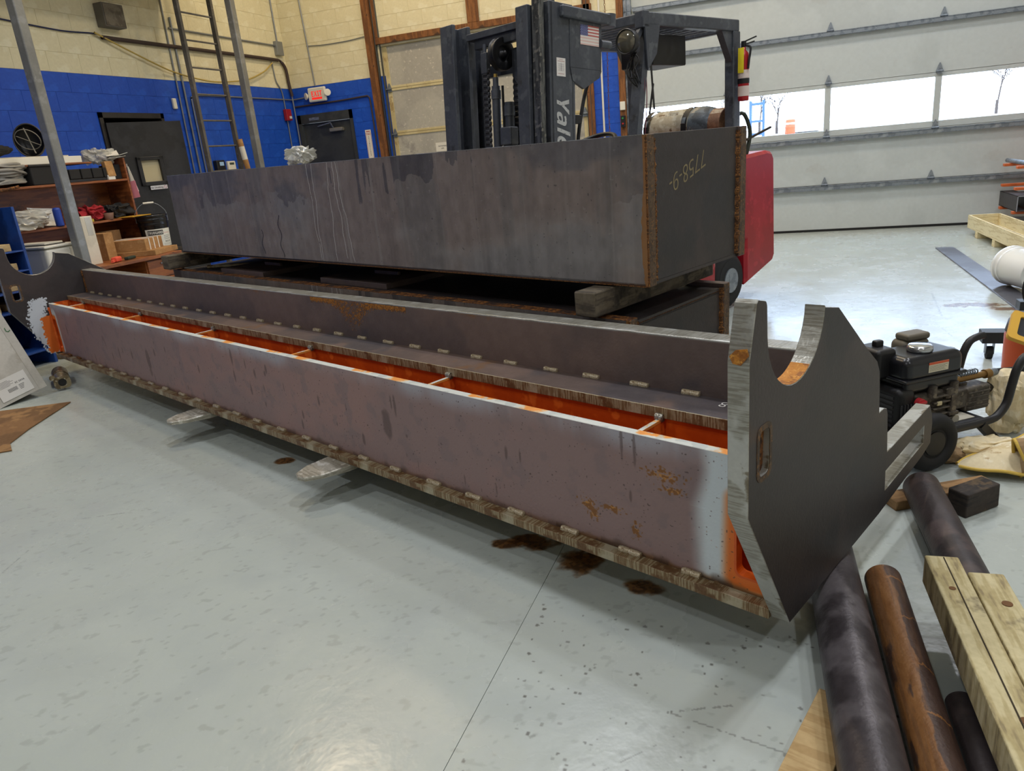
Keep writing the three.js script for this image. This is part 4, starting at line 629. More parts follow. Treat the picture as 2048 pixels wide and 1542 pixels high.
  const hl = part(t, 'headlight', M.black, lathe([[0, -0.06], [0.05, -0.055], [0.072, -0.02], [0.076, 0.03], [0.07, 0.034], [0.066, 0.026], [0.066, 0.02], [0.0, -0.03]], 0.44, 1.972, -0.90, Math.PI / 2, 0.1, 0)); part(hl, 'lens', phys({ color: 0x6e6a5c, roughness: 0.1, metalness: 0.5, clearcoat: 1 }), (() => { const q = fin(new THREE.SphereGeometry(0.15, 24, 8, 0, Math.PI * 2, 0, 0.46)); return tr(q.translate(0, -0.122, 0), 0.442, 1.972, -0.885, Math.PI / 2, 0.1, 0); })());
  part(hl, 'lamp_bracket', M.liftGrey, bar([0.45, 1.95, -0.93], [0.46, 2.06, -1.02], 0.03, 0.03));
  const wires = []; for (let k = 0; k < 9; k++) wires.push(tube([[0.45 + rr(-0.03, 0.02), 1.91, -0.95], [0.44 + rr(-0.05, 0.05), 1.84 + rr(-0.03, 0.03), -0.96 + rr(-0.03, 0.03)], [0.44 + rr(-0.06, 0.05), 1.76 + rr(-0.05, 0.03), -0.95 + rr(-0.04, 0.04)], [0.46, rr(1.62, 1.85), -1.0 + rr(-0.04, 0.02)]], 0.004, 14, 5)); part(t, 'loose_wires', M.black, wires);
  part(t, 'loose_wires', flat(0x6a2238, 0.6), tube([[0.47, 1.98, -1.02], [0.48, 1.7, -1.0], [0.47, 1.55, -0.98], [0.475, 1.2, -0.95]], 0.004), tube([[0.475, 1.8, -1.03], [0.48, 1.6, -1.02], [0.475, 1.25, -0.97]], 0.003)); part(t, 'loose_strap', M.black, bar([0.485, 1.85, -1.07], [0.48, 1.56, -1.10], 0.018, 0.003), bar([0.485, 1.72, -1.09], [0.47, 1.53, -1.06], 0.018, 0.003));
  // propane tank across the counterweight
  M.tankPaint = withMap(patchTex(512, 0.5, [186, 180, 162], [[[164, 154, 132], F.b, 0.5, 0.6], [[140, 138, 128], F.d, 0.6, 0.68], [[112, 90, 68], F.c, 0.7, 0.78]], 8), 0.55, 0.1); M.tankRust = withMap(patchTex(512, 0.4, [132, 94, 68], [[[104, 72, 52], F.b, 0.45, 0.6], [[176, 160, 140], F.d, 0.56, 0.66]], 10), 0.7); M.tankDark = withMap(patchTex(512, 0.4, [86, 96, 104], [[[60, 66, 72], F.b, 0.48, 0.6], [[150, 146, 136], F.d, 0.6, 0.7]], 10), 0.55, 0.2);
  const ty = 1.43, tz = -2.27;
  part(t, 'propane_tank', M.tankPaint, lathe([[0, -0.32], [0.09, -0.315], [0.135, -0.28], [0.153, -0.22], [0.153, 0.17], [0.153, 0.2]], -0.08, ty, tz, 0, 0, -Math.PI / 2)); part(t, 'tank_shoulder', M.tankDark, lathe([[0.1535, 0.13], [0.156, 0.14], [0.156, 0.22], [0.14, 0.28], [0.125, 0.30]], -0.08, ty, tz, 0, 0, -Math.PI / 2)); part(t, 'tank_collar', M.tankRust, lathe([[0.0, 0.3], [0.12, 0.295], [0.128, 0.3], [0.128, 0.40], [0.118, 0.40], [0.118, 0.31], [0, 0.31]], -0.08, ty, tz, 0, 0, -Math.PI / 2));
  for (const x of [-0.35, 0.02]) { const st2 = part(t, 'tank_strap', M.black, cy(0.16, 0.16, 0.05, x, ty, tz, 0, 0, Math.PI / 2, 32, true)); part(st2, 'buckle', M.galv, rb(0.03, 0.05, 0.012, 0.003, x, ty + 0.06, tz + 0.152, -0.4)); }
  part(t, 'tank_cradle', M.liftDark, bbr(-0.45, 0.35, 1.16, 1.29, tz - 0.12, tz + 0.12, 0.01)); part(t, 'gas_hose', flat(0x2c3328, 0.6), tube([[0.34, 1.46, tz], [0.43, 1.5, tz - 0.05], [0.45, 1.35, tz - 0.12], [0.42, 1.15, tz - 0.1]], 0.016)); part(t, 'latch_handle', M.oldWoodDark, bar([0.44, 1.30, -2.35], [0.5, 1.38, -2.62], 0.02, 0.014));
}
// fire extinguisher hung on the rear pillar of the forklift
{
  const FP = V(...stack(-2.65, 0, -1.80)), q = V(0.545, 0, -2.12).applyAxisAngle(V(0, 1, 0), -26.9 * D2R), t = thing('fire_extinguisher', 'small red fire extinguisher with yellow tag strapped to the forklift pillar', 'extinguisher', [FP.x + q.x, 1.58, FP.z + q.z], -26.9 * D2R);
  part(t, 'cylinder', flat(0xa3161f, 0.3, 0.1), lathe([[0, 0], [0.036, 0.002], [0.04, 0.012], [0.04, 0.30], [0.034, 0.33], [0.016, 0.35], [0.016, 0.37], [0, 0.37]])); for (const [y, q] of [[0.185, 0.06], [0.07, 0.07]]) part(t, 'label_band', flat(0xd8c8c0, 0.6), cy(0.0407, 0.0407, q, 0, y, 0, 0, 0, 0, 24, true));
  part(t, 'valve', M.black, rb(0.03, 0.045, 0.03, 0.006, 0, 0.39, 0), bar([0, 0.405, 0.0], [0.09, 0.43, -0.02], 0.014, 0.008), bar([0, 0.385, 0], [0.075, 0.40, -0.02], 0.014, 0.008)); part(t, 'hose', M.rubber, tube([[0.02, 0.38, 0.0], [0.055, 0.36, 0.0], [0.05, 0.28, 0.01], [0.044, 0.22, 0.012]], 0.008)); part(t, 'inspection_tag', flat(0xe6d21e, 0.6), rough(bx(0.044, 0.17, 0.0015, 0.005, 0.28, 0.046, 0, 0.15, 0), 0.003, 20, 4)); part(t, 'strap', M.black, cy(0.0425, 0.0425, 0.035, 0, 0.14, 0, 0, 0, 0, 24, true));
}

// ================================================================ LEFT SIDE: desk, shelves, wall fittings
M.woodBrown = std({ map: dataTex(512, 512, (x, y, i) => { const c = mix3(mix3([146, 86, 44], [116, 64, 32], sst(0.4, 0.62, F.streakH[i])), [92, 52, 30], sst(0.62, 0.74, F.d[i])); const k = (F.fine[i] - 0.5) * 10; return [c[0] + k, c[1] + k, c[2] + k]; }, true, 0.9), roughness: 0.5 });
M.card = withMap(patchTex(512, 0.7, [168, 126, 78], [[[152, 112, 68], F.a, 0.48, 0.62], [[180, 140, 92], F.c, 0.6, 0.74]], 6), 0.85);
M.cardDark = withMap(patchTex(512, 0.7, [126, 92, 56], [[[110, 80, 48], F.a, 0.48, 0.62], [[148, 112, 70], F.b, 0.56, 0.68]], 6), 0.85);
M.whiteCard = withMap(patchTex(512, 0.8, [196, 192, 182], [[[182, 178, 168], F.a, 0.48, 0.62], [[168, 160, 146], F.d, 0.64, 0.76]], 5), 0.75);
M.foam = withMap(patchTex(512, 0.5, [214, 208, 190], [[[200, 194, 176], F.a, 0.48, 0.64]], 4), 0.6);
M.plasticBag = phys({ color: 0xe6e6e0, roughness: 0.2, transmission: 0.55, thickness: 0, clearcoat: 0.5, side: THREE.DoubleSide });
M.greyBag = phys({ color: 0x8f8d88, roughness: 0.3, clearcoat: 0.6 });
M.paper = flat(0xdedcd4, 0.85); M.whitePlastic = flat(0xe2ded0, 0.5); M.yellow = flat(0xc99a2e, 0.8); M.bluePlastic = flat(0x1c3f9c, 0.45); M.redCloth = flat(0x9c2028, 0.9);
const bag = (w, h, d, sd, amp = 0.35) => rough(blob(w, h, d, amp, 3.2, sd, 16), 0.012, 26, sd).translate(0, h * 0.5, 0);
const flush = (g) => { g.computeBoundingBox(); return g.translate(0, -g.boundingBox.min.y, 0); };
{
  // desk with drawers
  const d = thing('wooden_desk', 'brown wooden desk with drawers covered in boxes below the hutch', 'desk', [0, 0, 0]);
  part(d, 'desktop', M.woodBrown, bbr(-7.12, -6.05, 0.665, 0.70, -6.18, -5.02, 0.005)); part(d, 'side_panel', M.woodBrown, bbr(-7.1, -6.12, 0, 0.665, -5.06, -5.03)); part(d, 'back_panel', M.woodBrown, bbr(-7.1, -7.08, 0.1, 0.665, -6.17, -5.06));
  part(d, 'pedestal', M.woodBrown, bbr(-7.08, -6.11, 0.02, 0.664, -6.16, -5.72));
  for (const [a, b] of [[0.47, 0.65], [0.27, 0.46], [0.06, 0.26]]) { const dr = part(d, 'drawer', M.woodBrown, bbr(-6.112, -6.09, a, b, -6.15, -5.73, 0.004)); part(dr, 'handle', M.galv, rb(0.015, 0.012, 0.1, 0.004, -6.078, (a + b) / 2 + 0.05, -5.94)); }
  // hutch
  const h = thing('shelf_hutch', 'brown wooden shelf hutch filled with parts bins and bags on the desk', 'shelf', [0, 0, 0]);
  part(h, 'side_panel', M.woodBrown, bbr(-7.12, -6.79, 0.70, 1.70, -6.42, -6.395)); part(h, 'foot_panel', M.woodBrown, bbr(-7.12, -6.79, 0, 0.70, -6.42, -6.395)); part(h, 'side_panel', M.woodBrown, bbr(-7.12, -6.79, 0, 1.66, -4.87, -4.845));
  part(h, 'back_panel', M.woodBrown, bb(-7.13, -7.115, 0.72, 1.62, -6.40, -4.87));
  for (const y of [1.46, 1.055]) part(h, 'shelf_board', M.woodBrown, bbr(-7.11, -6.79, y, y + 0.022, -6.395, -4.87, 0.003));
  // ---- top shelf things
  const bin = thing('parts_organizer', 'black plastic parts organizer with compartments on the upper shelf', 'organizer', [-6.93, 1.482, -5.98], 0); part(bin, 'tray', M.black, bbr(-0.12, 0.12, 0, 0.03, -0.28, 0.28, 0.006)); for (let k = 0; k < 4; k++) part(bin, 'compartment', M.rubber, bbr(0.0, 0.125, 0.03, 0.13, -0.27 + k * 0.137, -0.145 + k * 0.137, 0.01));
  one('black_bin', 'black square bin at the right end of the upper shelf', 'bin', M.rubber, [bbr(-0.1, 0.1, 0, 0.155, -0.05, 0.05, 0.008)], [-6.95, 1.482, -6.34]);
  const cab = thing('card_folder', 'tan cardboard folder wedged upright at the right end of the upper shelf', 'folder', [-6.82, 1.482, -6.21]); part(cab, 'cover', M.card, rb(0.05, 0.16, 0.1, 0.006, 0, 0.11, 0, 0, 0, 0.12)); part(cab, 'pages', M.paper, rb(0.04, 0.05, 0.09, 0.004, 0.01, 0.025, 0.01));
  const bk = thing('black_crate', 'black plastic crate behind the grey column on the upper shelf', 'crate', [-6.93, 1.482, -5.42]); part(bk, 'crate_body', M.rubber, bbr(-0.13, 0.13, 0, 0.19, -0.13, 0.13, 0.012)); part(bk, 'rim', M.black, bbr(-0.14, 0.14, 0.17, 0.195, -0.14, 0.14, 0.01));
  const cable = []; for (let k = 0; k < 16; k++) { const r = rr(0.10, 0.17), y = 0.02 + k * 0.011; cable.push(rough(torus(r, 0.012, 0, y + 0.0, 0, Math.PI / 2 + rr(-0.2, 0.2), rr(-0.2, 0.2), 0, Math.PI * 2, 30), 0.02, 9, k).scale(0.75, 1, 1.5)); }
  one('cable_coil', 'heap of grey cable and plastic sleeving at the left of the upper shelf', 'cable', M.greyBag, [flush(merge(cable))], [-6.90, 1.482, -5.08]);
  // boxes of tubes lying across the top of the hutch
  one('lamp_tube_carton', 'long white carton of lamp tubes lying on top of the hutch', 'carton', M.whitePlastic, [bbr(-0.05, 0.05, 0, 0.065, -0.70, 0.75, 0.004)], [-6.86, 1.676, -5.20]); 
  one('lamp_tube_carton', 'second long pale carton of lamp tubes behind the white one on the hutch', 'carton', M.foam, [bbr(-0.03, 0.03, 0, 0.035, -0.66, 0.75, 0.003)], [-6.95, 1.722, -5.19]); 
  part(h, 'top_cleat', M.woodBrown, bbr(-7.1, -6.80, 1.66, 1.676, -6.0, -4.85, 0.003)); part(h, 'top_cleat', M.woodBrown, bbr(-7.1, -6.91, 1.676, 1.722, -5.9, -4.9, 0.003));
  // welding helmet
  const hm = thing('welding_helmet', 'dark welding helmet with pale head straps resting on top of the hutch', 'helmet', [-6.97, 1.757, -5.50], 0.5); part(hm, 'shell', M.black, tr(fin(new THREE.SphereGeometry(0.14, 24, 16, 0, Math.PI, 0, Math.PI)).scale(1, 1.15, 0.8), 0, 0.15, 0, 0, Math.PI, 0)); part(hm, 'rim', flat(0x45423e, 0.5), torus(0.14, 0.006, 0, 0.15, 0).scale(1, 1.1, 1).translate(0, -0.012, 0)); part(hm, 'head_strap', flat(0x928e82, 0.6), torus(0.11, 0.004, 0, 0.16, 0.02, 0.6), bar([-0.1, 0.2, 0.01], [0.1, 0.1, 0.01], 0.02, 0.004), bar([-0.02, 0.27, 0.0], [0.04, 0.03, 0.02], 0.02, 0.004));
  one('leather_cloth', 'black folded leather cloth lying on the hutch at the left edge', 'cloth', M.rubber, [flush(rough(blob(0.22, 0.1, 0.42, 0.2, 3, 8), 0.01, 20, 5))], [-6.98, 1.757, -5.05]);
  const foil = one('crumpled_bag', 'crumpled silver and white plastic bag on top of the hutch by the door', 'bag', M.plasticBag, [flush(rough(blob(0.2, 0.13, 0.3, 0.5, 4, 21, 20), 0.02, 30, 3))], [-6.95, 1.637, -6.24]);
  one('loose_papers', 'sheaf of loose white papers on top of the black bin', 'papers', M.paper, [bx(0.16, 0.004, 0.2, 0, 0.004, 0, 0.1, 0.3, 0.1), bx(0.15, 0.004, 0.21, 0.01, 0.022, -0.02, 0.2, -0.4, 0.05), rough(bx(0.12, 0.003, 0.18, 0.0, 0.05, 0.02, 0.35, 0.9, 0.1), 0.01, 12, 2)], [-6.84, 1.70, -6.33]);
  part(h, 'file_holder', M.black, bbr(-6.98, -6.82, 1.22, 1.60, -6.475, -6.425, 0.004)); part(h, 'filed_papers', M.paper, bx(0.12, 0.3, 0.004, -6.86, 1.48, -6.452, 0, 0.1, 0.1), bx(0.1, 0.28, 0.004, -6.83, 1.46, -6.462, 0, 0.2, 0.25)); part(h, 'filed_papers', flat(0xd98a9a, 0.8), bx(0.08, 0.18, 0.004, -6.79, 1.36, -6.455, 0, 0.2, 0.12));
  // ---- middle shelf things
  one('plastic_sack', 'clear crumpled plastic sack at the left of the middle shelf', 'bag', M.plasticBag, [flush(rough(blob(0.36, 0.15, 0.46, 0.42, 3.5, 33, 20), 0.018, 16, 7))], [-6.86, 1.077, -5.10]);
  one('spray_can', 'blue can standing beside the grey column on the middle shelf', 'can', M.bluePlastic, [lathe([[0, 0], [0.036, 0.002], [0.038, 0.01], [0.038, 0.16], [0.03, 0.18], [0, 0.185]])], [-6.80, 1.077, -5.45]);
  one('paper_stack', 'white printed papers leaning on the middle shelf behind the blue can', 'papers', M.paper, [bx(0.004, 0.2, 0.3, 0, 0.10, 0, 0, 0.2, 0.5), bx(0.004, 0.2, 0.28, -0.03, 0.10, 0.03, 0, 0.3, 0.42)], [-6.95, 1.077, -5.45]);
  one('red_rag', 'crumpled red rag on the middle shelf', 'rag', M.redCloth, [flush(rough(blob(0.16, 0.13, 0.24, 0.5, 4, 41, 18), 0.02, 28, 3))], [-6.90, 1.077, -5.93]);
  one('small_cup', 'small tan plastic cup in front of the red rag', 'cup', flat(0x9c7a68, 0.6), [lathe([[0, 0], [0.04, 0], [0.055, 0.07], [0.05, 0.07], [0.036, 0.006], [0, 0.006]])], [-6.82, 1.077, -6.06]);
  one('black_gloves', 'heap of black work gloves at the right end of the middle shelf', 'gloves', M.rubber, [flush(rough(blob(0.2, 0.13, 0.34, 0.5, 3.6, 51, 18), 0.02, 24, 9))], [-6.90, 1.082, -6.26]);
  one('padded_envelope', 'yellow envelope hanging over the edge of the middle shelf', 'envelope', M.yellow, [rough(bx(0.26, 0.008, 0.3, 0, 0.004, 0, 0, 0.15, 0), 0.004, 12, 3)], [-6.80, 1.078, -6.34]);
  one('note_pad', 'yellow note pad beside the tan cup on the middle shelf', 'pad', flat(0xb9a53c, 0.8), [bbr(-0.05, 0.05, 0, 0.03, -0.06, 0.06)], [-6.86, 1.077, -5.80]);
  // ---- on the desk
  const pail = thing('paint_pail', 'black pail with white printed label and wire handle on the desk', 'pail', [-6.90, 0.70, -6.60 + 0.36]);
  pail.position.set(-6.585, 0.0, -6.40);
  const stand = one('pail_stool', 'low dark stool under the black pail', 'stool', M.oldWoodDark, [bbr(-0.17, 0.17, 0.66, 0.70, -0.17, 0.17), ...[[-1, -1], [-1, 1], [1, -1], [1, 1]].map(([a, b]) => bb(a * 0.15 - 0.02, a * 0.15 + 0.02, 0, 0.66, b * 0.15 - 0.02, b * 0.15 + 0.02))], [-6.585, 0, -6.40]);
  pail.position.y = 0.70;
  part(pail, 'pail_body', flat(0x101012, 0.25), lathe([[0, 0], [0.135, 0], [0.138, 0.006], [0.15, 0.26], [0.156, 0.262], [0.156, 0.285], [0.151, 0.287], [0.152, 0.31], [0.159, 0.312], [0.159, 0.335], [0.152, 0.337], [0.153, 0.355], [0.162, 0.357], [0.162, 0.375], [0.15, 0.378], [0.146, 0.372], [0, 0.37]], 0, 0, 0, 0, 0, 0, 40));
  const lab = document.createElement('canvas'); lab.width = 512; lab.height = 256; { const g = lab.getContext('2d'); g.fillStyle = '#d6d6cc'; g.fillRect(0, 0, 512, 256); g.fillStyle = '#1c1c1c'; g.fillRect(40, 18, 260, 66); g.fillStyle = '#e4e4dc'; g.font = 'bold 52px sans-serif'; g.fillText('TRUEGARD', 44, 70, 250); g.fillStyle = '#a8473c'; g.font = '26px serif'; g.fillText('Facility No.', 310, 70); g.fillStyle = '#555'; for (let k = 0; k < 5; k++) g.fillRect(300, 100 + k * 14, 150 - (k % 3) * 20, 4); g.fillStyle = '#111'; g.font = 'bold 34px sans-serif'; g.fillText('MOLYKT', 310, 200); g.fillStyle = '#777'; for (let k = 0; k < 3; k++) g.fillRect(280, 214 + k * 12, 190, 3); }
  const lt = new THREE.CanvasTexture(lab); lt.colorSpace = THREE.SRGBColorSpace; const lgm = new THREE.Mesh(fin(new THREE.CylinderGeometry(0.1485, 0.1405, 0.19, 32, 1, true, 0.1, 2.2), true), std({ map: lt, roughness: 0.5 })); lgm.name = 'label'; lgm.position.y = 0.13; pail.add(lgm); shadow(lgm);
  part(pail, 'bail', M.galv, tube([[0.1, 0.30, -0.125], [0.09, 0.40, -0.13], [0.05, 0.48, -0.08], [0.0, 0.515, 0.0], [-0.05, 0.48, 0.08], [-0.09, 0.40, 0.13], [-0.1, 0.30, 0.125]], 0.003, 30, 6)); part(pail, 'grip', M.whitePlastic, rod([0.03, 0.505, -0.045], [-0.03, 0.505, 0.045], 0.01));
  const RA = Math.atan2(-0.145, -0.466);      // turn of the two flat boxes
  const lid = thing('flat_carton', 'flat open brown carton under the strapped box on the desk', 'carton', [-6.36, 0.70, -5.98], RA + Math.PI); part(lid, 'carton_body', M.card, bbr(-0.25, 0.25, 0, 0.052, -0.235, 0.235, 0.004));
  const sb = thing('strapped_box', 'small brown cardboard box with three white straps on the desk', 'box', [-6.42, 0.752, -5.95], RA + Math.PI); part(sb, 'box_body', M.card, bbr(-0.2, 0.2, 0, 0.115, -0.175, 0.175, 0.004)); for (const z of [0.09, 0.0, -0.09]) part(sb, 'strap', M.paper, bb(-0.203, 0.203, 0.1145, 0.1175, z - 0.008, z + 0.008), bb(0.2005, 0.203, 0, 0.1175, z - 0.008, z + 0.008), bb(-0.203, -0.2005, 0, 0.1175, z - 0.008, z + 0.008)); part(sb, 'sticker', flat(0xd9652c, 0.7), bb(0.02, 0.14, 0.1145, 0.1165, 0.105, 0.165));
  one('brown_carton', 'upright brown carton behind the white foam box on the desk', 'carton', M.card, [bbr(-0.08, 0.08, 0, 0.27, -0.06, 0.06, 0.004)], [-6.50, 0.70, -5.63], 0.1);
  one('parcel', 'brown paper parcel with white tape standing behind the strapped box', 'parcel', M.cardDark, [bbr(-0.1, 0.1, 0, 0.26, -0.11, 0.11, 0.004)], [-6.90, 0.70, -6.03], 0.2);
  const fb = thing('foam_box', 'tall narrow white foam box standing on the desk beside the column', 'box', [-6.27, 0.70, -5.31]); part(fb, 'foam_body', M.foam, bbr(-0.12, 0.0, 0, 0.46, -0.065, 0.065, 0.006)); part(fb, 'tape', M.plasticBag, bb(-0.002, 0.002, 0.28, 0.45, -0.04, 0.02));
  one('orange_tool', 'orange tool lying at the front of the desk below the foam box', 'tool', flat(0xe0563c, 0.6), [rough(rb(0.06, 0.05, 0.11, 0.012, 0, 0.028, 0), 0.006, 30, 3), bar([0.0, 0.02, 0.05], [0.02, 0.02, 0.14], 0.02, 0.02)], [-6.14, 0.70, -5.42], 0.4);
  one('green_tool', 'dark green tool lying beside the orange tool on the desk', 'tool', flat(0x24342a, 0.6), [rb(0.05, 0.03, 0.14, 0.01, 0, 0.015, 0)], [-6.16, 0.70, -5.60], 0.3);
  const cool = thing('white_cooler', 'white plastic chest with a loose lid standing below the shelf at the left', 'chest', [-6.30, 0, -4.765]); part(cool, 'chest_body', M.whitePlastic, bbr(-0.3, 0.3, 0, 0.94, -0.165, 0.165, 0.03)); part(cool, 'lid', M.whitePlastic, bbr(-0.31, 0.31, 0.942, 0.965, -0.175, 0.175, 0.01)); part(cool, 'lid_tray', M.foam, rb(0.4, 0.018, 0.2, 0.008, 0.02, 0.978, 0.02, 0.0, 0.1, 0)); part(cool, 'lid_groove', M.black, rb(0.42, 0.006, 0.22, 0.002, 0.02, 0.967, 0.02, 0, 0.1, 0));
  const br = thing('blue_rack', 'blue steel pigeonhole rack holding wood blocks at the left edge', 'rack', [0, 0, 0]); M.blueSteel = withMap(patchTex(512, 0.8, [26, 66, 136], [[[20, 54, 116], F.a, 0.48, 0.64]], 4), 0.5); for (const z of [-4.36, -3.86]) part(br, 'side_panel', M.blueSteel, bbr(-6.55, -5.92, 0, 1.32, z - 0.012, z + 0.012, 0.003)); for (const y of [0.12, 0.48, 0.64, 0.80, 0.96]) part(br, 'shelf_panel', M.blueSteel, bbr(-6.55, -5.92, y, y + 0.012, -4.35, -3.87, 0.002)); part(br, 'back_panel', M.blueSteel, bb(-6.56, -6.545, 0.1, 1.32, -4.36, -3.86));
  M.paleWood = std({ map: dataTex(512, 512, (x, y, i) => { const c = mix3(mix3([192, 164, 116], [176, 146, 98], sst(0.4, 0.62, F.streakH[i])), [120, 92, 58], sst(0.66, 0.76, F.d[i])); const k = (F.fine[i] - 0.5) * 14; return [c[0] + k, c[1] + k, c[2] + k]; }, true, 0.6), roughness: 0.8 });
  const wb = [['lowest', 0.492], ['second', 0.652], ['third', 0.812], ['topmost', 0.972]]; for (const [nm, y] of wb) { one('wood_block', 'pale wood block on the ' + nm + ' shelf of the blue rack, right hand one', 'block', M.paleWood, [rb(0.3, 0.06, 0.12, 0.006, 0, 0.03, 0)], [-6.12, y, -4.23], rr(-0.15, 0.15), 'wood blocks in the blue rack'); one('wood_block', 'pale wood block on the ' + nm + ' shelf of the blue rack, left hand one', 'block', M.paleWood, [rb(0.28, 0.07, 0.13, 0.006, 0, 0.035, 0)], [-6.14, y, -4.03], rr(-0.2, 0.2), 'wood blocks in the blue rack'); }
  one('blue_cloth', 'blue and white cloth draped on top of the blue rack', 'cloth', flat(0x29509c, 0.9), [flush(rough(blob(0.4, 0.12, 0.42, 0.4, 4, 61, 18), 0.02, 20, 3))], [-6.22, 1.32, -4.11]);
  one('steel_rod', 'rusty steel rod lying across the blue rack', 'rod', M.rust, [rod([0, 0, 0], [0.22, 0.07, -0.42], 0.012)], [-6.14, 1.40, -4.05]);
  // floor level by the rack
  one('blue_bin', 'small blue plastic bin on the floor under the far end plate', 'bin', M.bluePlastic, [lathe([[0, 0], [0.09, 0], [0.11, 0.13], [0.12, 0.13], [0.12, 0.145], [0.105, 0.145], [0.085, 0.01], [0, 0.01]], 0, 0, 0, 0, Math.PI / 4, 0, 4)], [-6.30, 0, -4.485], 0);
  one('wood_offcut', 'pale wood offcut on the floor behind the far end plate', 'offcut', M.paleWood, [rb(0.35, 0.05, 0.09, 0.004, 0, 0.025, 0)], [-6.02, 0, -4.47], 0.25);
}
// carton, card sheet, catalytic converter on the floor at the left edge
{
  const c = thing('tall_carton', 'tall white corrugated carton with shipping label at the left edge', 'carton', [-5.06, 0, -3.385], Math.atan2(0.066, 0.25) + Math.PI / 2 + Math.PI / 2); c.rotation.set(0, Math.atan2(0.25, 0.066) , 0);
  // local x runs along the visible bottom edge, z points to the room
  const tilt = new THREE.Group(); tilt.name = 'carton_body'; c.add(tilt); tilt.rotation.set(-0.16, 0, 0.20, 'XYZ'); tilt.position.set(0, 0.03, 0);
  part(tilt, 'front_panel', M.whiteCard, rough(bx(0.27, 0.72, 0.006, 0, 0.36, 0), 0.004, 6, 3)); part(tilt, 'side_panel', M.whiteCard, rough(bx(0.006, 0.72, 0.2, 0.135, 0.36, -0.1), 0.004, 6, 4)); part(tilt, 'side_panel', M.whiteCard, rough(bx(0.006, 0.72, 0.2, -0.135, 0.36, -0.1), 0.004, 6, 5)); part(tilt, 'back_panel', M.whiteCard, bx(0.27, 0.72, 0.006, 0, 0.36, -0.2)); part(tilt, 'bottom_panel', M.whiteCard, bx(0.27, 0.006, 0.2, 0, 0.003, -0.1)); part(tilt, 'flap', M.whiteCard, bx(0.05, 0.74, 0.005, 0.16, 0.37, 0.01, 0, -0.35, 0.0)); part(tilt, 'flap', M.whiteCard, bx(0.08, 0.72, 0.005, -0.17, 0.36, 0.02, 0, 0.5, 0));
  const lb = print(tilt, 'shipping_label', 0.22, 0.15, 0.002, 512, (g, w, h) => { g.fillStyle = '#d8d6d0'; g.fillRect(0, 0, w, h); g.fillStyle = '#3a3a3a'; for (let k = 0; k < 30; k++) g.fillRect(150 + k * 5, 190, 1 + (k * 7) % 4, 60); for (let k = 0; k < 6; k++) g.fillRect(60, 50 + k * 18, 160 + (k * 37) % 90, 5); g.font = 'bold 40px sans-serif'; g.fillText('KC SAVA', 300, 150); for (let k = 0; k < 4; k++) g.fillRect(330, 190 + k * 22, 90 - k * 11, 8); }); lb.position.set(0, 0.10, 0.0055);
  const mk = decal(tilt, 'green_mark', 0.04, 0.05, 128, (g, w, h) => { g.strokeStyle = '#1d6b34'; g.lineWidth = 16; g.lineCap = 'round'; g.beginPath(); g.moveTo(30, 20); g.lineTo(26, 90); g.lineTo(60, 118); g.lineTo(100, 100); g.stroke(); }); mk.position.set(0.162, 0.46, 0.016); mk.rotation.y = -0.35;
  // sheet of brown card
  const pts = [[-4.624, -3.419], [-4.40, -2.93], [-4.28, -2.72], [-4.148, -2.633], [-4.25, -2.55], [-4.7, -2.6], [-5.3, -2.9], [-5.25, -3.1], [-5.011, -3.19]];
  const g = fin(new THREE.ExtrudeGeometry(shapeOf(pts.map(([x, z]) => [x + 4.6, -(z + 3.0)])), { depth: 0.006, bevelEnabled: false }).rotateX(-Math.PI / 2));
  one('card_sheet', 'large sheet of brown cardboard lying on the floor at the left edge', 'cardboard', M.cardDark, [rough(g, 0.0015, 5, 3).translate(0, 0.003, 0)], [-4.6, 0, -3.0]);
  // catalytic converter
  const e = thing('catalytic_converter', 'short steel exhaust pipe with flange lying behind the white carton', 'exhaust part', [-4.985, 0.062, -3.665], 0); const dir = V(-0.44, 0.02, -0.32); e.rotation.y = Math.atan2(-0.32, 0.44) ;
  M.exhaust = withMap(patchTex(512, 0.3, [150, 138, 112], [[[112, 98, 76], F.b, 0.46, 0.62], [[186, 180, 164], F.c, 0.6, 0.74]], 8), 0.32, 0.75);
  part(e, 'pipe_neck', M.exhaust, lathe([[0.026, 0], [0.026, 0.06], [0.03, 0.09], [0.052, 0.13], [0.056, 0.15], [0.056, 0.34], [0.05, 0.37], [0.026, 0.4]], 0, 0, 0, 0, 0, Math.PI / 2)); part(e, 'flange', M.exhaust, tr(ext(rrect(-0.055, 0.055, -0.045, 0.045, 0.03), 0.008, [rrect(-0.028, 0.028, -0.028, 0.028, 0.027)]), 0.004, 0, 0, 0, Math.PI / 2, 0)); part(e, 'flange_ear', M.exhaust, tr(ext(rrect(-0.02, 0.02, -0.018, 0.018, 0.016), 0.008), 0.004, 0.045, 0.055, 0, Math.PI / 2, 0)); part(e, 'inner_bore', M.black, cy(0.0262, 0.0262, 0.02, -0.01, 0, 0, 0, 0, Math.PI / 2, 20)); part(e, 'band', M.cutRust, cy(0.0575, 0.0575, 0.02, -0.15, 0, 0, 0, 0, Math.PI / 2, 24, true));
}
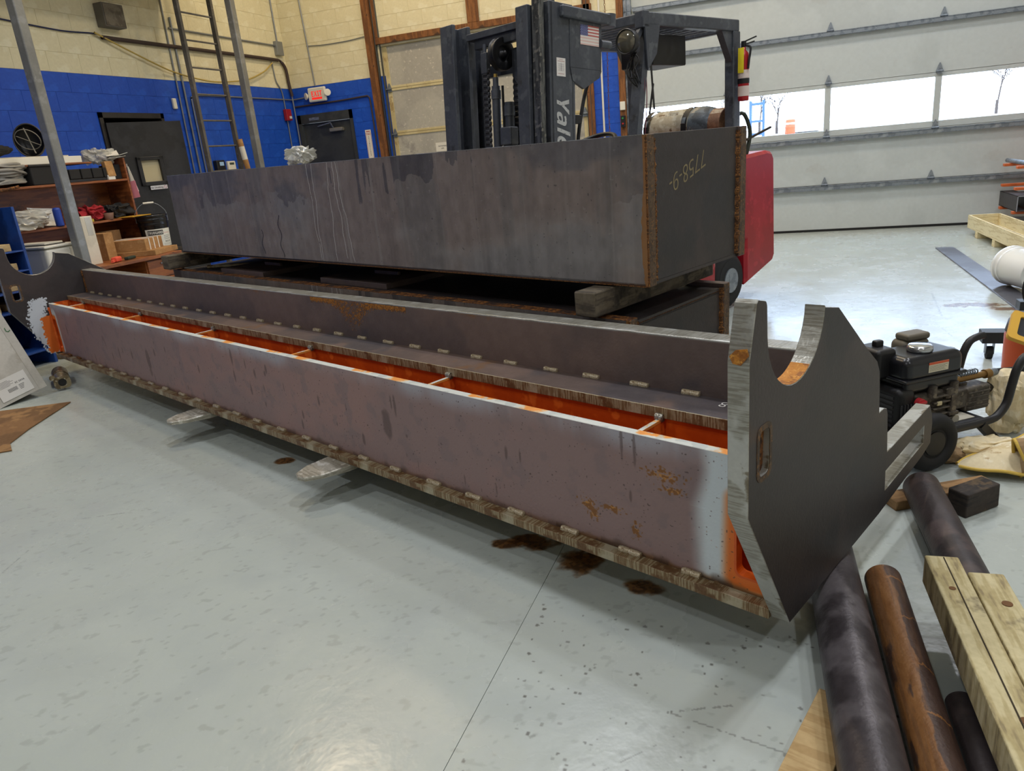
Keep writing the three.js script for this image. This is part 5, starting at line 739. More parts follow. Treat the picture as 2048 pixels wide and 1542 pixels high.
// ---- fittings on the walls
M.conduit = flat(0x8e9296, 0.38, 0.6); M.brownPipe = flat(0x3c2e2a, 0.6); M.cableBlue = flat(0x15204a, 0.6); M.cableYellow = flat(0xb59d52, 0.6);
{
  const x = XL + 0.015, P = (name, label, m, r, ...pts) => one(name, label, name.includes('cable') ? 'cable' : 'conduit', m, [tube(pts, r, Math.max(24, pts.length * 10), 8)]);
  const rodThing = (name, label, m, a, b, r = 0.011) => one(name, label, 'conduit', m, [rod(a, b, r)]);
  rodThing('wall_conduit', 'thin grey conduit running down the blue wall, nearest the open door', M.conduit, [x, 0.3, -8.10], [x, 4.4, -8.17]); rodThing('wall_conduit', 'thicker grey conduit running down the blue wall, middle of three', M.conduit, [x + 0.002, 0.3, -8.215], [x + 0.002, 3.4, -8.255], 0.014);
  P('wall_conduit', 'grey conduit bending across the blue wall behind the ladder to the exit sign', M.conduit, 0.011, [x, 0.3, -8.335], [x, 2.3, -8.345], [x, 2.42, -8.36], [x, 2.475, -8.44], [x, 2.48, -9.5], [x, 2.48, -10.45], [x + 0.03, 2.48, ZB + 0.03], [x + 0.25, 2.49, ZB + 0.02]);
  P('brown_pipe', 'brown steel pipe along the cream wall turning down in the corner', M.brownPipe, 0.024, [x + 0.02, 3.05, -7.10], [x + 0.02, 3.05, -8.2], [x + 0.02, 3.05, -10.2], [x + 0.02, 3.03, -10.42], [x + 0.03, 2.93, -10.50], [x + 0.03, 2.7, -10.52], [x + 0.04, 2.53, -10.54]);
  P('brown_pipe', 'thin brown pipe running past the exit sign and down beside the fire sign', M.brownPipe, 0.012, [x + 0.02, 2.37, ZB + 0.02], [-6.6, 2.38, ZB + 0.02], [-6.15, 2.395, ZB + 0.02], [-6.05, 2.39, ZB + 0.02], [-6.03, 2.30, ZB + 0.02], [-6.02, 1.6, ZB + 0.02], [-6.02, 0.4, ZB + 0.02]);
  rodThing('wall_conduit', 'grey conduit along the cream wall above the brown pipe', M.conduit, [x, 3.27, -8.2], [x, 3.26, -10.35], 0.012); rodThing('wall_conduit', 'grey conduit dropping to the junction box in the corner', M.conduit, [x, 3.3, -10.44], [x, 5.0, -10.44], 0.012);
  const jb = one('junction_box', 'grey junction box on the cream wall in the corner', 'box', M.conduit, [rb(0.06, 0.2, 0.16, 0.006, 0.03, 0, 0)], [XL, 3.22, -10.43]);
  rodThing('wall_conduit', 'grey conduit dropping from above to the exit sign', M.conduit, [-6.975, 2.64, ZB + 0.015], [-7.05, 4.4, ZB + 0.015], 0.01); P('thin_cable', 'thin grey cable crossing the cream wall from the conduit to the wood post', M.conduit, 0.006, [-7.02, 3.22, ZB + 0.012], [-6.7, 3.20, ZB + 0.01], [-6.3, 3.20, ZB + 0.01], [-5.98, 3.22, ZB + 0.012]);
  P('pull_conduit', 'grey conduit running down through the red alarm box', M.conduit, 0.010, [x, 3.02, -10.22], [x, 2.75, -10.24], [x, 2.6, -10.34], [x, 2.3, -10.36], [x, 1.2, -10.36]); P('corner_conduit', 'grey conduit beside the exit door frame', M.conduit, 0.012, [XL + 0.04, 2.6, ZB + 0.06], [XL + 0.04, 2.2, ZB + 0.05], [XL + 0.03, 0.4, ZB + 0.03]);
  const al = thing('alarm_box', 'red fire alarm pull box on the blue wall near the corner', 'alarm', [XL + 0.02, 2.25, -10.36]); part(al, 'box_body', flat(0xa01f24, 0.45), rb(0.06, 0.17, 0.13, 0.008, 0.02, 0, 0)); part(al, 'lens', flat(0xd8d4cc, 0.2), rb(0.02, 0.04, 0.05, 0.006, 0.055, -0.04, -0.02));
  P('blue_cable', 'dark blue cable strung along the cream wall at the left', M.cableBlue, 0.008, [x, 3.14, -5.4], [x, 3.10, -6.0], [x, 3.07, -6.6], [x, 3.085, -7.0], [x + 0.03, 3.06, -7.1]); P('yellow_cable', 'yellow cable sagging between the pipe ends across the ladder', M.cableYellow, 0.010, [x + 0.03, 3.09, -7.0], [x + 0.04, 2.93, -7.45], [x + 0.03, 2.74, -8.1], [x + 0.03, 2.66, -8.8], [x + 0.03, 2.72, -9.5], [x + 0.03, 2.86, -9.95], [x + 0.02, 3.0, -10.2]);
  const sb = thing('wall_speaker', 'square grey box mounted high on the cream wall at the left', 'box', [XL, 3.285, -7.26]); part(sb, 'case', flat(0x6b675e, 0.6), bbr(0, 0.13, -0.125, 0.125, -0.15, 0.15, 0.006)); part(sb, 'grille', withMap(patchTex(512, 0.4, [112, 104, 90], [[[88, 80, 68], F.b, 0.46, 0.62]], 8), 0.7), bbr(0.131, 0.138, -0.115, 0.115, -0.14, 0.14, 0.003));
  one('motion_sensor', 'small white sensor on the blue wall beside the open door', 'sensor', M.whitePlastic, [rb(0.035, 0.13, 0.065, 0.012, 0.018, 0, 0)], [XL, 2.36, -8.02]);
  const kp = thing('time_clock', 'black time clock with small lit screen on the blue wall', 'clock', [XL, 1.56, -8.60]); part(kp, 'case', M.black, rb(0.07, 0.15, 0.17, 0.015, 0.035, 0, 0)); part(kp, 'screen', std({ color: 0x101418, emissive: 0x9fb8c8, emissiveIntensity: 0.5 }), bb(0.07, 0.072, 0.0, 0.05, -0.05, 0.03)); const ts = thing('thermostat', 'white thermostat beside the black time clock', 'thermostat', [XL, 1.55, -8.85]); part(ts, 'case', M.whitePlastic, rb(0.04, 0.13, 0.16, 0.01, 0.02, 0, 0)); part(ts, 'screen', flat(0x4a5248, 0.3), bb(0.04, 0.042, 0.015, 0.045, -0.045, 0.045));
  // exit sign
  const ex = thing('exit_sign', 'white exit sign with glowing red letters and two lamp heads over the door', 'sign', [-6.935, 2.51, ZB + 0.02]); part(ex, 'housing', M.whitePlastic, rb(0.32, 0.21, 0.05, 0.02, 0, 0, 0.03));
  { const c = document.createElement('canvas'); c.width = 512; c.height = 320; const g = c.getContext('2d'); g.fillStyle = '#d9d4c4'; g.fillRect(0, 0, 512, 320); g.fillStyle = '#e02a20'; g.font = 'bold 210px sans-serif'; g.textAlign = 'center'; g.fillText('EXIT', 256, 215, 400); g.fillRect(70, 236, 372, 60); const e2 = document.createElement('canvas'); e2.width = 512; e2.height = 320; const h = e2.getContext('2d'); h.fillStyle = '#000'; h.fillRect(0, 0, 512, 320); h.fillStyle = '#ff2418'; h.font = 'bold 210px sans-serif'; h.textAlign = 'center'; h.fillText('EXIT', 256, 215, 400); h.fillRect(70, 236, 372, 60); const m1 = new THREE.CanvasTexture(c), m2 = new THREE.CanvasTexture(e2); m1.colorSpace = m2.colorSpace = THREE.SRGBColorSpace; const o = new THREE.Mesh(new THREE.PlaneGeometry(0.26, 0.17), std({ map: m1, emissive: 0xffffff, emissiveMap: m2, emissiveIntensity: 0.5, roughness: 0.5 })); o.name = 'lit_letters'; o.position.z = 0.0562; ex.add(o); shadow(o); }
  for (const s of [-1, 1]) { const hd = part(ex, 'lamp_head', M.whitePlastic, lathe([[0, -0.03], [0.03, -0.03], [0.052, 0.0], [0.05, 0.012], [0, 0.008]], s * 0.2, s * 0.01, 0.05, Math.PI / 2, s * 0.6, 0), rod([s * 0.15, 0, 0.03], [s * 0.19, s * 0.01, 0.04], 0.012)); }
  // fire extinguisher sign
  const fs = print(null, numbered('fire_sign'), 0.10, 0.46, 0.003, 128, (g, w, h) => { g.fillStyle = '#e4ddcf'; g.fillRect(0, 0, w, h); g.strokeStyle = '#a02a2a'; g.lineWidth = 5; g.strokeRect(8, 60, w - 16, h - 90); g.fillStyle = '#a02a2a'; g.font = 'bold 40px sans-serif'; g.textAlign = 'center'; g.fillText('FIRE', w / 2, 100, 96); g.fillRect(20, 24, w - 40, 16); g.fillStyle = '#222'; g.font = 'bold 30px sans-serif'; 'EXTINGUISHER'.split('').forEach((ch, i) => g.fillText(ch, w / 2, 142 + i * 32)); g.fillStyle = '#a02a2a'; g.beginPath(); g.moveTo(0, h - 60); g.lineTo(w / 2, h); g.lineTo(w, h - 60); g.lineTo(w, h); g.lineTo(0, h); g.fill(); }); scene.add(fs); fs.position.set(-6.155, 1.68, ZB + 0.006); fs.userData = { label: 'tall narrow fire extinguisher sign on the blue wall by the exit door', category: 'sign' };
  const ns = print(null, numbered('no_smoking_sign'), 0.21, 0.046, 0.002, 512, (g, w, h) => { g.fillStyle = '#c9cbd2'; g.fillRect(0, 0, w, h); g.fillStyle = '#111'; g.font = 'bold 72px sans-serif'; g.textBaseline = 'middle'; g.fillText('No Smoking', 12, h / 2, 370); g.strokeStyle = '#a04040'; g.lineWidth = 8; g.beginPath(); g.arc(448, h / 2, 42, 0, 7); g.stroke(); g.beginPath(); g.moveTo(420, h / 2 - 28); g.lineTo(476, h / 2 + 28); g.stroke(); }); scene.add(ns); const lf = Math.atan2(0.29, 0.85) * -1; ns.rotation.y = Math.PI / 2 + lf; const q = V(0.0485, 1.357, -0.435).applyAxisAngle(V(0, 1, 0), lf); ns.position.set(XL + 0.03 + q.x, q.y, DOOR1[1] - 0.05 + q.z); ns.userData = { label: 'small white No Smoking sign on the black door leaf', category: 'sign' };
  const op = print(null, numbered('paper_notice'), 0.22, 0.13, 0.002, 256, (g, w, h) => { g.fillStyle = '#dcd8cc'; g.fillRect(0, 0, w, h); g.fillStyle = '#3a3a3a'; g.font = 'bold 30px sans-serif'; g.textAlign = 'center'; g.fillText('OUTGOING', w / 2, h * 0.48); g.fillText('UPS', w / 2, h * 0.75); }); scene.add(op); op.position.set(-4.93, 1.55, ZB - 0.028 - 0.012); op.userData = { label: 'white paper notice stuck on the old overhead door', category: 'notice' };
  one('switch_box', 'small white switch box on the wood post beside the blue pier', 'switch', M.whitePlastic, [rb(0.07, 0.11, 0.04, 0.006, 0, 0, 0.02)], [-2.12, 1.84, ZB + 0.045]); const pb = thing('push_button_station', 'dark push button station on the wood post below the white switch', 'switch', [-2.12, 1.64, ZB + 0.045]); part(pb, 'case', M.black, rb(0.06, 0.15, 0.05, 0.006, 0, 0, 0.025)); part(pb, 'button', flat(0x2f8c4a, 0.4), cy(0.012, 0.012, 0.014, 0, 0.04, 0.052, Math.PI / 2)); part(pb, 'button', flat(0xb02a2a, 0.4), cy(0.012, 0.012, 0.014, 0, -0.03, 0.052, Math.PI / 2));
  const ch = []; for (let y = 0.9; y < 4.2; y += 0.034) ch.push(tr(fin(new THREE.TorusGeometry(0.013, 0.0035, 5, 8)).scale(0.75, 1.3, 1), -2.30 + 0.008 * Math.sin(y * 3), y, ZB + 0.10, 0, Math.round(y / 0.034) % 2 ? 0 : Math.PI / 2)); one('hoist_chain', 'rusty door hoist chain hanging against the blue pier', 'chain', M.rust, ch);
  one('service_conduit', 'thin white conduit running down the blue pier beside the chain', 'conduit', M.whitePlastic, [rod([-2.40, 0.4, ZB + 0.02], [-2.40, 4.2, ZB + 0.02], 0.014)]);
  // cardboard tube leaning by the ladder
  const a = V(-6.62, 0, -8.42), b = V(-6.78, 1.86, -8.34); const tb = thing('cardboard_tube', 'brown cardboard tube with white label leaning beside the ladder', 'tube', [0, 0, 0]); part(tb, 'tube_wall', M.card, rod(a.clone().add(V(0, 0.03, 0)).toArray(), b.toArray(), 0.036, 20)); const p1 = a.clone().lerp(b, 0.86), p2 = a.clone().lerp(b, 0.95); part(tb, 'label', M.paper, rod(p1.toArray(), p2.toArray(), 0.0368, 20));
  // bubble wrap on the upper box
  one('bubble_wrap', 'crumpled clear bubble wrap lying on the upper steel box', 'wrap', M.plasticBag, [flush(rough(blob(0.17, 0.08, 0.12, 0.5, 4, 77, 20), 0.010, 40, 5))], [-0.018, 0, -1.735]); const bw = scene.children[scene.children.length - 1]; const bp = stack(-2.99, 1.256, -0.70); bw.position.set(bp[0], bp[1] + 0.012, bp[2]); bw.rotation.y = -SA;
}

// ================================================================ RIGHT SIDE: pipes, timbers, washer, clutter
const tubePipe = (name, label, m, a, b, r, wall = 0.008) => { const A = V(...a), B = V(...b), L = A.distanceTo(B), t = thing(name, label, 'pipe', A.toArray()); const g = lathe([[r - wall, 0], [r, 0], [r, L], [r - wall, L], [r - wall, 0]], 0, 0, 0, 0, 0, 0, 48); const uv = g.attributes.uv, p = g.attributes.position; for (let i = 0; i < p.count; i++) uv.setXY(i, Math.atan2(p.getZ(i), p.getX(i)) * r, p.getY(i)); g.applyQuaternion(new THREE.Quaternion().setFromUnitVectors(V(0, 1, 0), B.clone().sub(A).normalize())); part(t, 'pipe_wall', m, g); return t; };
M.pipeGrey = withMap(patchTex(512, 0.9, [82, 76, 78], [[[66, 60, 62], F.a, 0.46, 0.6], [[104, 98, 100], F.b, 0.54, 0.66], [[104, 66, 56], F.d, 0.6, 0.7]], 7), 0.42, 0.35, 0.0006);
M.pipeDark = withMap(patchTex(512, 0.8, [70, 62, 62], [[[56, 50, 52], F.a, 0.48, 0.62], [[84, 72, 70], F.b, 0.56, 0.68]], 5), 0.5, 0.3, 0.0006);
{ // rust on one flank, dark scale on the other, with a ragged border; u runs once round the pipe
  const C = 2 * Math.PI * 0.051, f1 = field(512, 9, 5, 401, 0.6), f2 = field(512, 26, 4, 403), f3 = field(512, 5, 5, 405, 0.6, 6);
  const t = dataTex(512, 512, (x, y, i) => { const a = ((x / 512 * 360 + 180) % 360) - 180, e = a + (f1[i] - 0.5) * 60; let c = mix3([74, 54, 44], [136, 92, 50], sst(-88, -96, e) * sst(-200, -176, e)); c = mix3(c, [104, 72, 46], sst(0.5, 0.62, f3[i]) * 0.5); c = mix3(c, [64, 48, 42], sst(0.6, 0.7, f1[i]) * 0.8); if (Math.abs(((y / 512 * 7 + 0.35 * f1[i]) % 1) - 0.5) < 0.018 && a > -100) c = [142, 96, 52]; const k = (f2[i] - 0.5) * 30; return [c[0] + k, c[1] + k, c[2] + k]; }, true, C, 1.3);
  M.pipeRust = withMap(t, 0.5, 0.15, 0.0008); }
tubePipe('steel_pipe', 'thick grey steel pipe lying under the near end plate', M.pipeGrey, [0.145, 0.0715, -2.42], [0.262, 0.0715, -0.12], 0.071);
tubePipe('steel_pipe', 'rusty brown steel pipe between the thick grey pipe and the timbers', M.pipeRust, [0.300, 0.0515, -2.14], [0.388, 0.0515, -0.15], 0.051);
tubePipe('steel_pipe', 'dark steel pipe running out from under the timbers toward the wood blocks', M.pipeDark, [0.494, 0.0625, -2.78], [0.588, 0.0625, -0.9], 0.062);
tubePipe('steel_pipe', 'thin black pipe half hidden beside the timbers at the bottom', M.pipeDark, [0.417, 0.0335, -1.66], [0.474, 0.0335, -0.3], 0.033);
M.timber = std({ map: dataTex(512, 512, (x, y, i) => { let c = mix3([200, 187, 144], [178, 162, 116], sst(0.42, 0.6, F.streakV[i])); c = mix3(c, [98, 87, 66], sst(0.58, 0.76, F.d[i]) * 0.75); c = mix3(c, [120, 106, 78], sst(0.60, 0.72, F.streakV[i]) * 0.6); const k = (F.fine[i] - 0.5) * 22; return [c[0] + k, c[1] + k, c[2] + k]; }, true, 0.55), roughness: 0.8, bumpMap: bumpSoft, bumpScale: 0.0015 });
{
  const A = Math.atan2(0.03, 0.56);
  const tim = (x, z, label, kn) => { const t = thing('long_timber', label, 'timber', [x, 0.1265, z], A); part(t, 'sawn_timber', M.timber, rough(bbr(-0.0415, 0.0415, 0, 0.086, 0, 1.75, 0.005), 0.0012, 14, kn)); part(t, 'crack', flat(0x3d3323, 0.9), rough(bb(0.004, 0.0065, 0.0845, 0.0875, 0.01, 1.2), 0.004, 5, kn)); for (const [kx, kz, r] of kn === 1 ? [[0.012, 0.62, 0.011], [-0.01, 0.16, 0.008]] : [[0.01, 0.14, 0.012], [-0.015, 0.5, 0.007]]) part(t, 'knot', flat(0x6e4a26, 0.8), cy(r, r, 0.003, kx, 0.0862, kz, 0, 0, 0, 14)); return t; };
  tim(0.424, -2.03, 'long weathered pale timber lying on the pipes, nearer the rusty pipe', 1); tim(0.515, -1.965, 'long weathered pale timber lying on the pipes at the right edge', 2);
  one('timber_bearer', 'short timber bearer across the floor under the long timbers', 'timber', M.timber, [bbr(-0.3, 0.3, 0, 0.1245, -0.05, 0.05, 0.005)], [0.74, 0, -0.55]);
  one('wood_strip', 'pale wood strip on the floor against the thick grey pipe', 'plank', M.paleWood, [rough(bbr(-0.05, 0.05, 0, 0.03, -0.3, 0.06, 0.003), 0.002, 20, 3)], [0.06, 0, -1.34], 1.25 - Math.PI / 2);
  // blocks beside the washer
  M.plank = std({ map: dataTex(512, 512, (x, y, i) => { let c = mix3([152, 118, 78], [122, 92, 58], sst(0.42, 0.6, F.streakH[i])); c = mix3(c, [88, 66, 44], sst(0.6, 0.7, F.d[i])); const k = (F.fine[i] - 0.5) * 14; return [c[0] + k, c[1] + k, c[2] + k]; }, true, 0.5), roughness: 0.85 });
  const D = Math.atan2(0.17, 0.30); one('plank', 'tan wood plank lying on the floor behind the dark pipe', 'plank', M.plank, [rough(bbr(0, 0.42, 0, 0.038, -0.085, 0, 0.004), 0.002, 16, 3)], [0.405, 0, -2.695], D);
  one('wood_block', 'short dark oily wood block on the floor beside the dark pipe', 'block', M.oldWoodDark, [rough(bbr(0, 0.17, 0, 0.092, -0.075, 0, 0.005), 0.002, 18, 5)], [0.622, 0, -2.675], Math.atan2(0.11, 0.119));
}
M.crateWood = std({ map: dataTex(512, 512, (x, y, i) => { let c = mix3([226, 212, 168], [208, 190, 142], sst(0.42, 0.6, F.streakH[i])); c = mix3(c, [176, 166, 132], sst(0.62, 0.74, F.d[i])); const k = (F.fine[i] - 0.5) * 12; return [c[0] + k, c[1] + k, c[2] + k]; }, true, 0.6), roughness: 0.8 });
// ---- pressure washer
{
  const t = thing('pressure_washer', 'black petrol pressure washer on a tube frame behind the near end plate', 'pressure washer', [0.559, 0, -3.14], 36.9 * D2R);
  M.engineGrey = withMap(patchTex(512, 0.3, [92, 86, 78], [[[68, 62, 56], F.b, 0.46, 0.6], [[120, 112, 98], F.c, 0.6, 0.72]], 8), 0.55, 0.35); M.tankBlack = flat(0x1b1c20, 0.28);
  // frame
  for (const [z, e] of [[0.0, 0], [-0.30, 0.05]]) part(t, 'frame_tube', M.black, tube([[-0.22, 0.125, z], [0.1, 0.125, z], [0.27, 0.125, z], [0.36, 0.135, z], [0.41 + e, 0.185, z], [0.43 + e, 0.27, z], [0.445 + e, 0.33, z], [0.475 + e, 0.375, z], [0.53 + e, 0.39, z], [0.60, 0.39, z]], 0.017, 60, 10));
  part(t, 'base_plate', M.liftDark, bbr(-0.2, 0.33, 0.12, 0.132, -0.29, -0.01, 0.003)); part(t, 'warning_plate', M.foam, bx(0.12, 0.002, 0.07, 0.24, 0.134, -0.08)); for (const z of [0.0, -0.30]) part(t, 'foot', M.black, bar([0.28, 0.12, z], [0.38, 0.016, z + 0.01], 0.04, 0.03));
  for (const z of [0.05, -0.36]) { const w = part(t, 'wheel', M.rubber, tr(fin(new THREE.TorusGeometry(0.088, 0.034, 14, 32)), -0.03, 0.122, z), cy(0.085, 0.085, 0.04, -0.03, 0.122, z, Math.PI / 2)); part(w, 'hub', M.black, cy(0.05, 0.05, 0.05, -0.03, 0.122, z, Math.PI / 2)); }
  // engine
  const ex = 0.075, ez = -0.15;
  part(t, 'fuel_tank', M.tankBlack, rb(0.30, 0.11, 0.2, 0.035, ex, 0.435, ez), rb(0.315, 0.014, 0.215, 0.006, ex, 0.395, ez), rb(0.28, 0.06, 0.18, 0.02, ex, 0.365, ez)); part(t, 'fuel_cap', flat(0xb9bcc0, 0.18, 0.85), lathe([[0, 0], [0.045, 0], [0.05, 0.006], [0.05, 0.02], [0.042, 0.028], [0, 0.03]], ex - 0.01, 0.488, ez + 0.02, 0, 0, 0, 12));
  const st = print(t, 'warning_sticker', 0.10, 0.042, 0.001, 256, (g, w, h) => { g.fillStyle = '#d3ccb4'; g.fillRect(0, 0, w, h); g.fillStyle = '#cf5a34'; g.fillRect(0, 0, w, 26); g.fillStyle = '#5a5a50'; for (let k = 0; k < 5; k++) g.fillRect(8, 38 + k * 13, w - 20 - (k * 31) % 50, 4); }); st.position.set(ex + 0.01, 0.44, ez + 0.1012);
  part(t, 'air_cleaner', M.black, rb(0.1, 0.13, 0.14, 0.02, ex - 0.16, 0.45, ez - 0.06), rb(0.04, 0.03, 0.03, 0.008, ex - 0.15, 0.525, ez - 0.06)); part(t, 'muffler', flat(0x6d675a, 0.6, 0.3), rb(0.14, 0.1, 0.1, 0.03, ex + 0.09, 0.45, ez - 0.13), rb(0.12, 0.03, 0.08, 0.012, ex + 0.09, 0.51, ez - 0.12));
  const sh = part(t, 'fan_shroud', M.black, rb(0.09, 0.2, 0.2, 0.03, ex - 0.13, 0.265, ez)); for (let k = 0; k < 7; k++) part(sh, 'vent_rib', M.liftDark, bb(ex - 0.178 , ex - 0.172, 0.2 + k * 0.02, 0.21 + k * 0.02, ez - 0.07, ez + 0.07)); for (let k = 0; k < 5; k++) part(sh, 'vent_rib', M.liftDark, bb(ex - 0.165 + k * 0.015, ex - 0.158 + k * 0.015, 0.2, 0.3, ez + 0.099, ez + 0.104));
  part(t, 'engine_block', M.engineGrey, rb(0.2, 0.16, 0.17, 0.015, ex + 0.02, 0.245, ez), ...[0, 1, 2, 3, 4].map((k) => rb(0.12, 0.008, 0.19, 0.003, ex + 0.06, 0.2 + k * 0.026, ez + 0.01)), rb(0.05, 0.05, 0.05, 0.008, ex + 0.09, 0.31, ez + 0.08), cy(0.018, 0.018, 0.05, ex + 0.0, 0.33, ez + 0.09), cy(0.018, 0.018, 0.05, ex + 0.11, 0.33, ez + 0.09), rb(0.03, 0.09, 0.02, 0.004, ex + 0.1, 0.26, ez + 0.1), rb(0.05, 0.016, 0.03, 0.004, ex + 0.1, 0.222, ez + 0.1)); part(t, 'switch_knob', flat(0xc03038, 0.4), cy(0.02, 0.02, 0.02, ex - 0.08, 0.30, ez + 0.11, Math.PI / 2), bar([ex - 0.1, 0.3, ez + 0.122], [ex - 0.06, 0.305, ez + 0.122], 0.01, 0.01)); part(t, 'dipstick_cap', flat(0xc8c4b4, 0.4, 0.3), cy(0.018, 0.018, 0.014, ex + 0.12, 0.19, ez + 0.1, Math.PI / 2)); part(t, 'choke_tab', flat(0xc9bd96, 0.5), rb(0.025, 0.018, 0.008, 0.003, ex + 0.03, 0.275, ez + 0.102), rb(0.012, 0.04, 0.006, 0.002, ex - 0.075, 0.23, ez + 0.104));
  // pump and hoses
  part(t, 'pump', M.engineGrey, rb(0.1, 0.085, 0.1, 0.008, ex + 0.19, 0.245, ez), rb(0.13, 0.11, 0.11, 0.012, ex + 0.295, 0.235, ez), ...[0, 1, 2, 3].map((k) => rb(0.115, 0.006, 0.118, 0.002, ex + 0.295, 0.2 + k * 0.022, ez)), cy(0.02, 0.02, 0.01, ex + 0.255, 0.294, ez)); part(t, 'brass_fitting', flat(0x8a6a3c, 0.45, 0.6), rod([ex + 0.2, 0.315, ez], [ex + 0.38, 0.315, ez], 0.014), cy(0.02, 0.02, 0.03, ex + 0.39, 0.315, ez, 0, 0, Math.PI / 2)); part(t, 'coupling', M.galv, cy(0.017, 0.017, 0.035, ex + 0.42, 0.315, ez, 0, 0, Math.PI / 2)); part(t, 'spring', M.galv, ...[...Array(7)].map((_, k) => torus(0.01, 0.003, ex + 0.24 + k * 0.014, 0.338, ez, 0, Math.PI / 2 + 0.3))); part(t, 'hose', M.rubber, tube([[ex + 0.1, 0.3, ez - 0.1], [ex + 0.2, 0.36, ez - 0.12], [ex + 0.32, 0.375, ez - 0.14], [ex + 0.4, 0.36, ez - 0.2]], 0.016), tube([[ex + 0.43, 0.315, ez], [ex + 0.55, 0.31, ez + 0.02], [ex + 0.7, 0.29, ez]], 0.016)); part(t, 'inlet_cap', M.black, cy(0.024, 0.024, 0.06, ex + 0.40, 0.25, ez, 0, 0, Math.PI / 2)); part(t, 'hose_clip', M.black, rb(0.035, 0.045, 0.035, 0.008, ex + 0.34, 0.385, ez - 0.15));
  for (const o of t.children) if (!['frame_tube', 'base_plate', 'warning_plate', 'foot', 'wheel'].includes(o.name)) o.position.y -= 0.045;      // engine and pump sit on the base plate
}
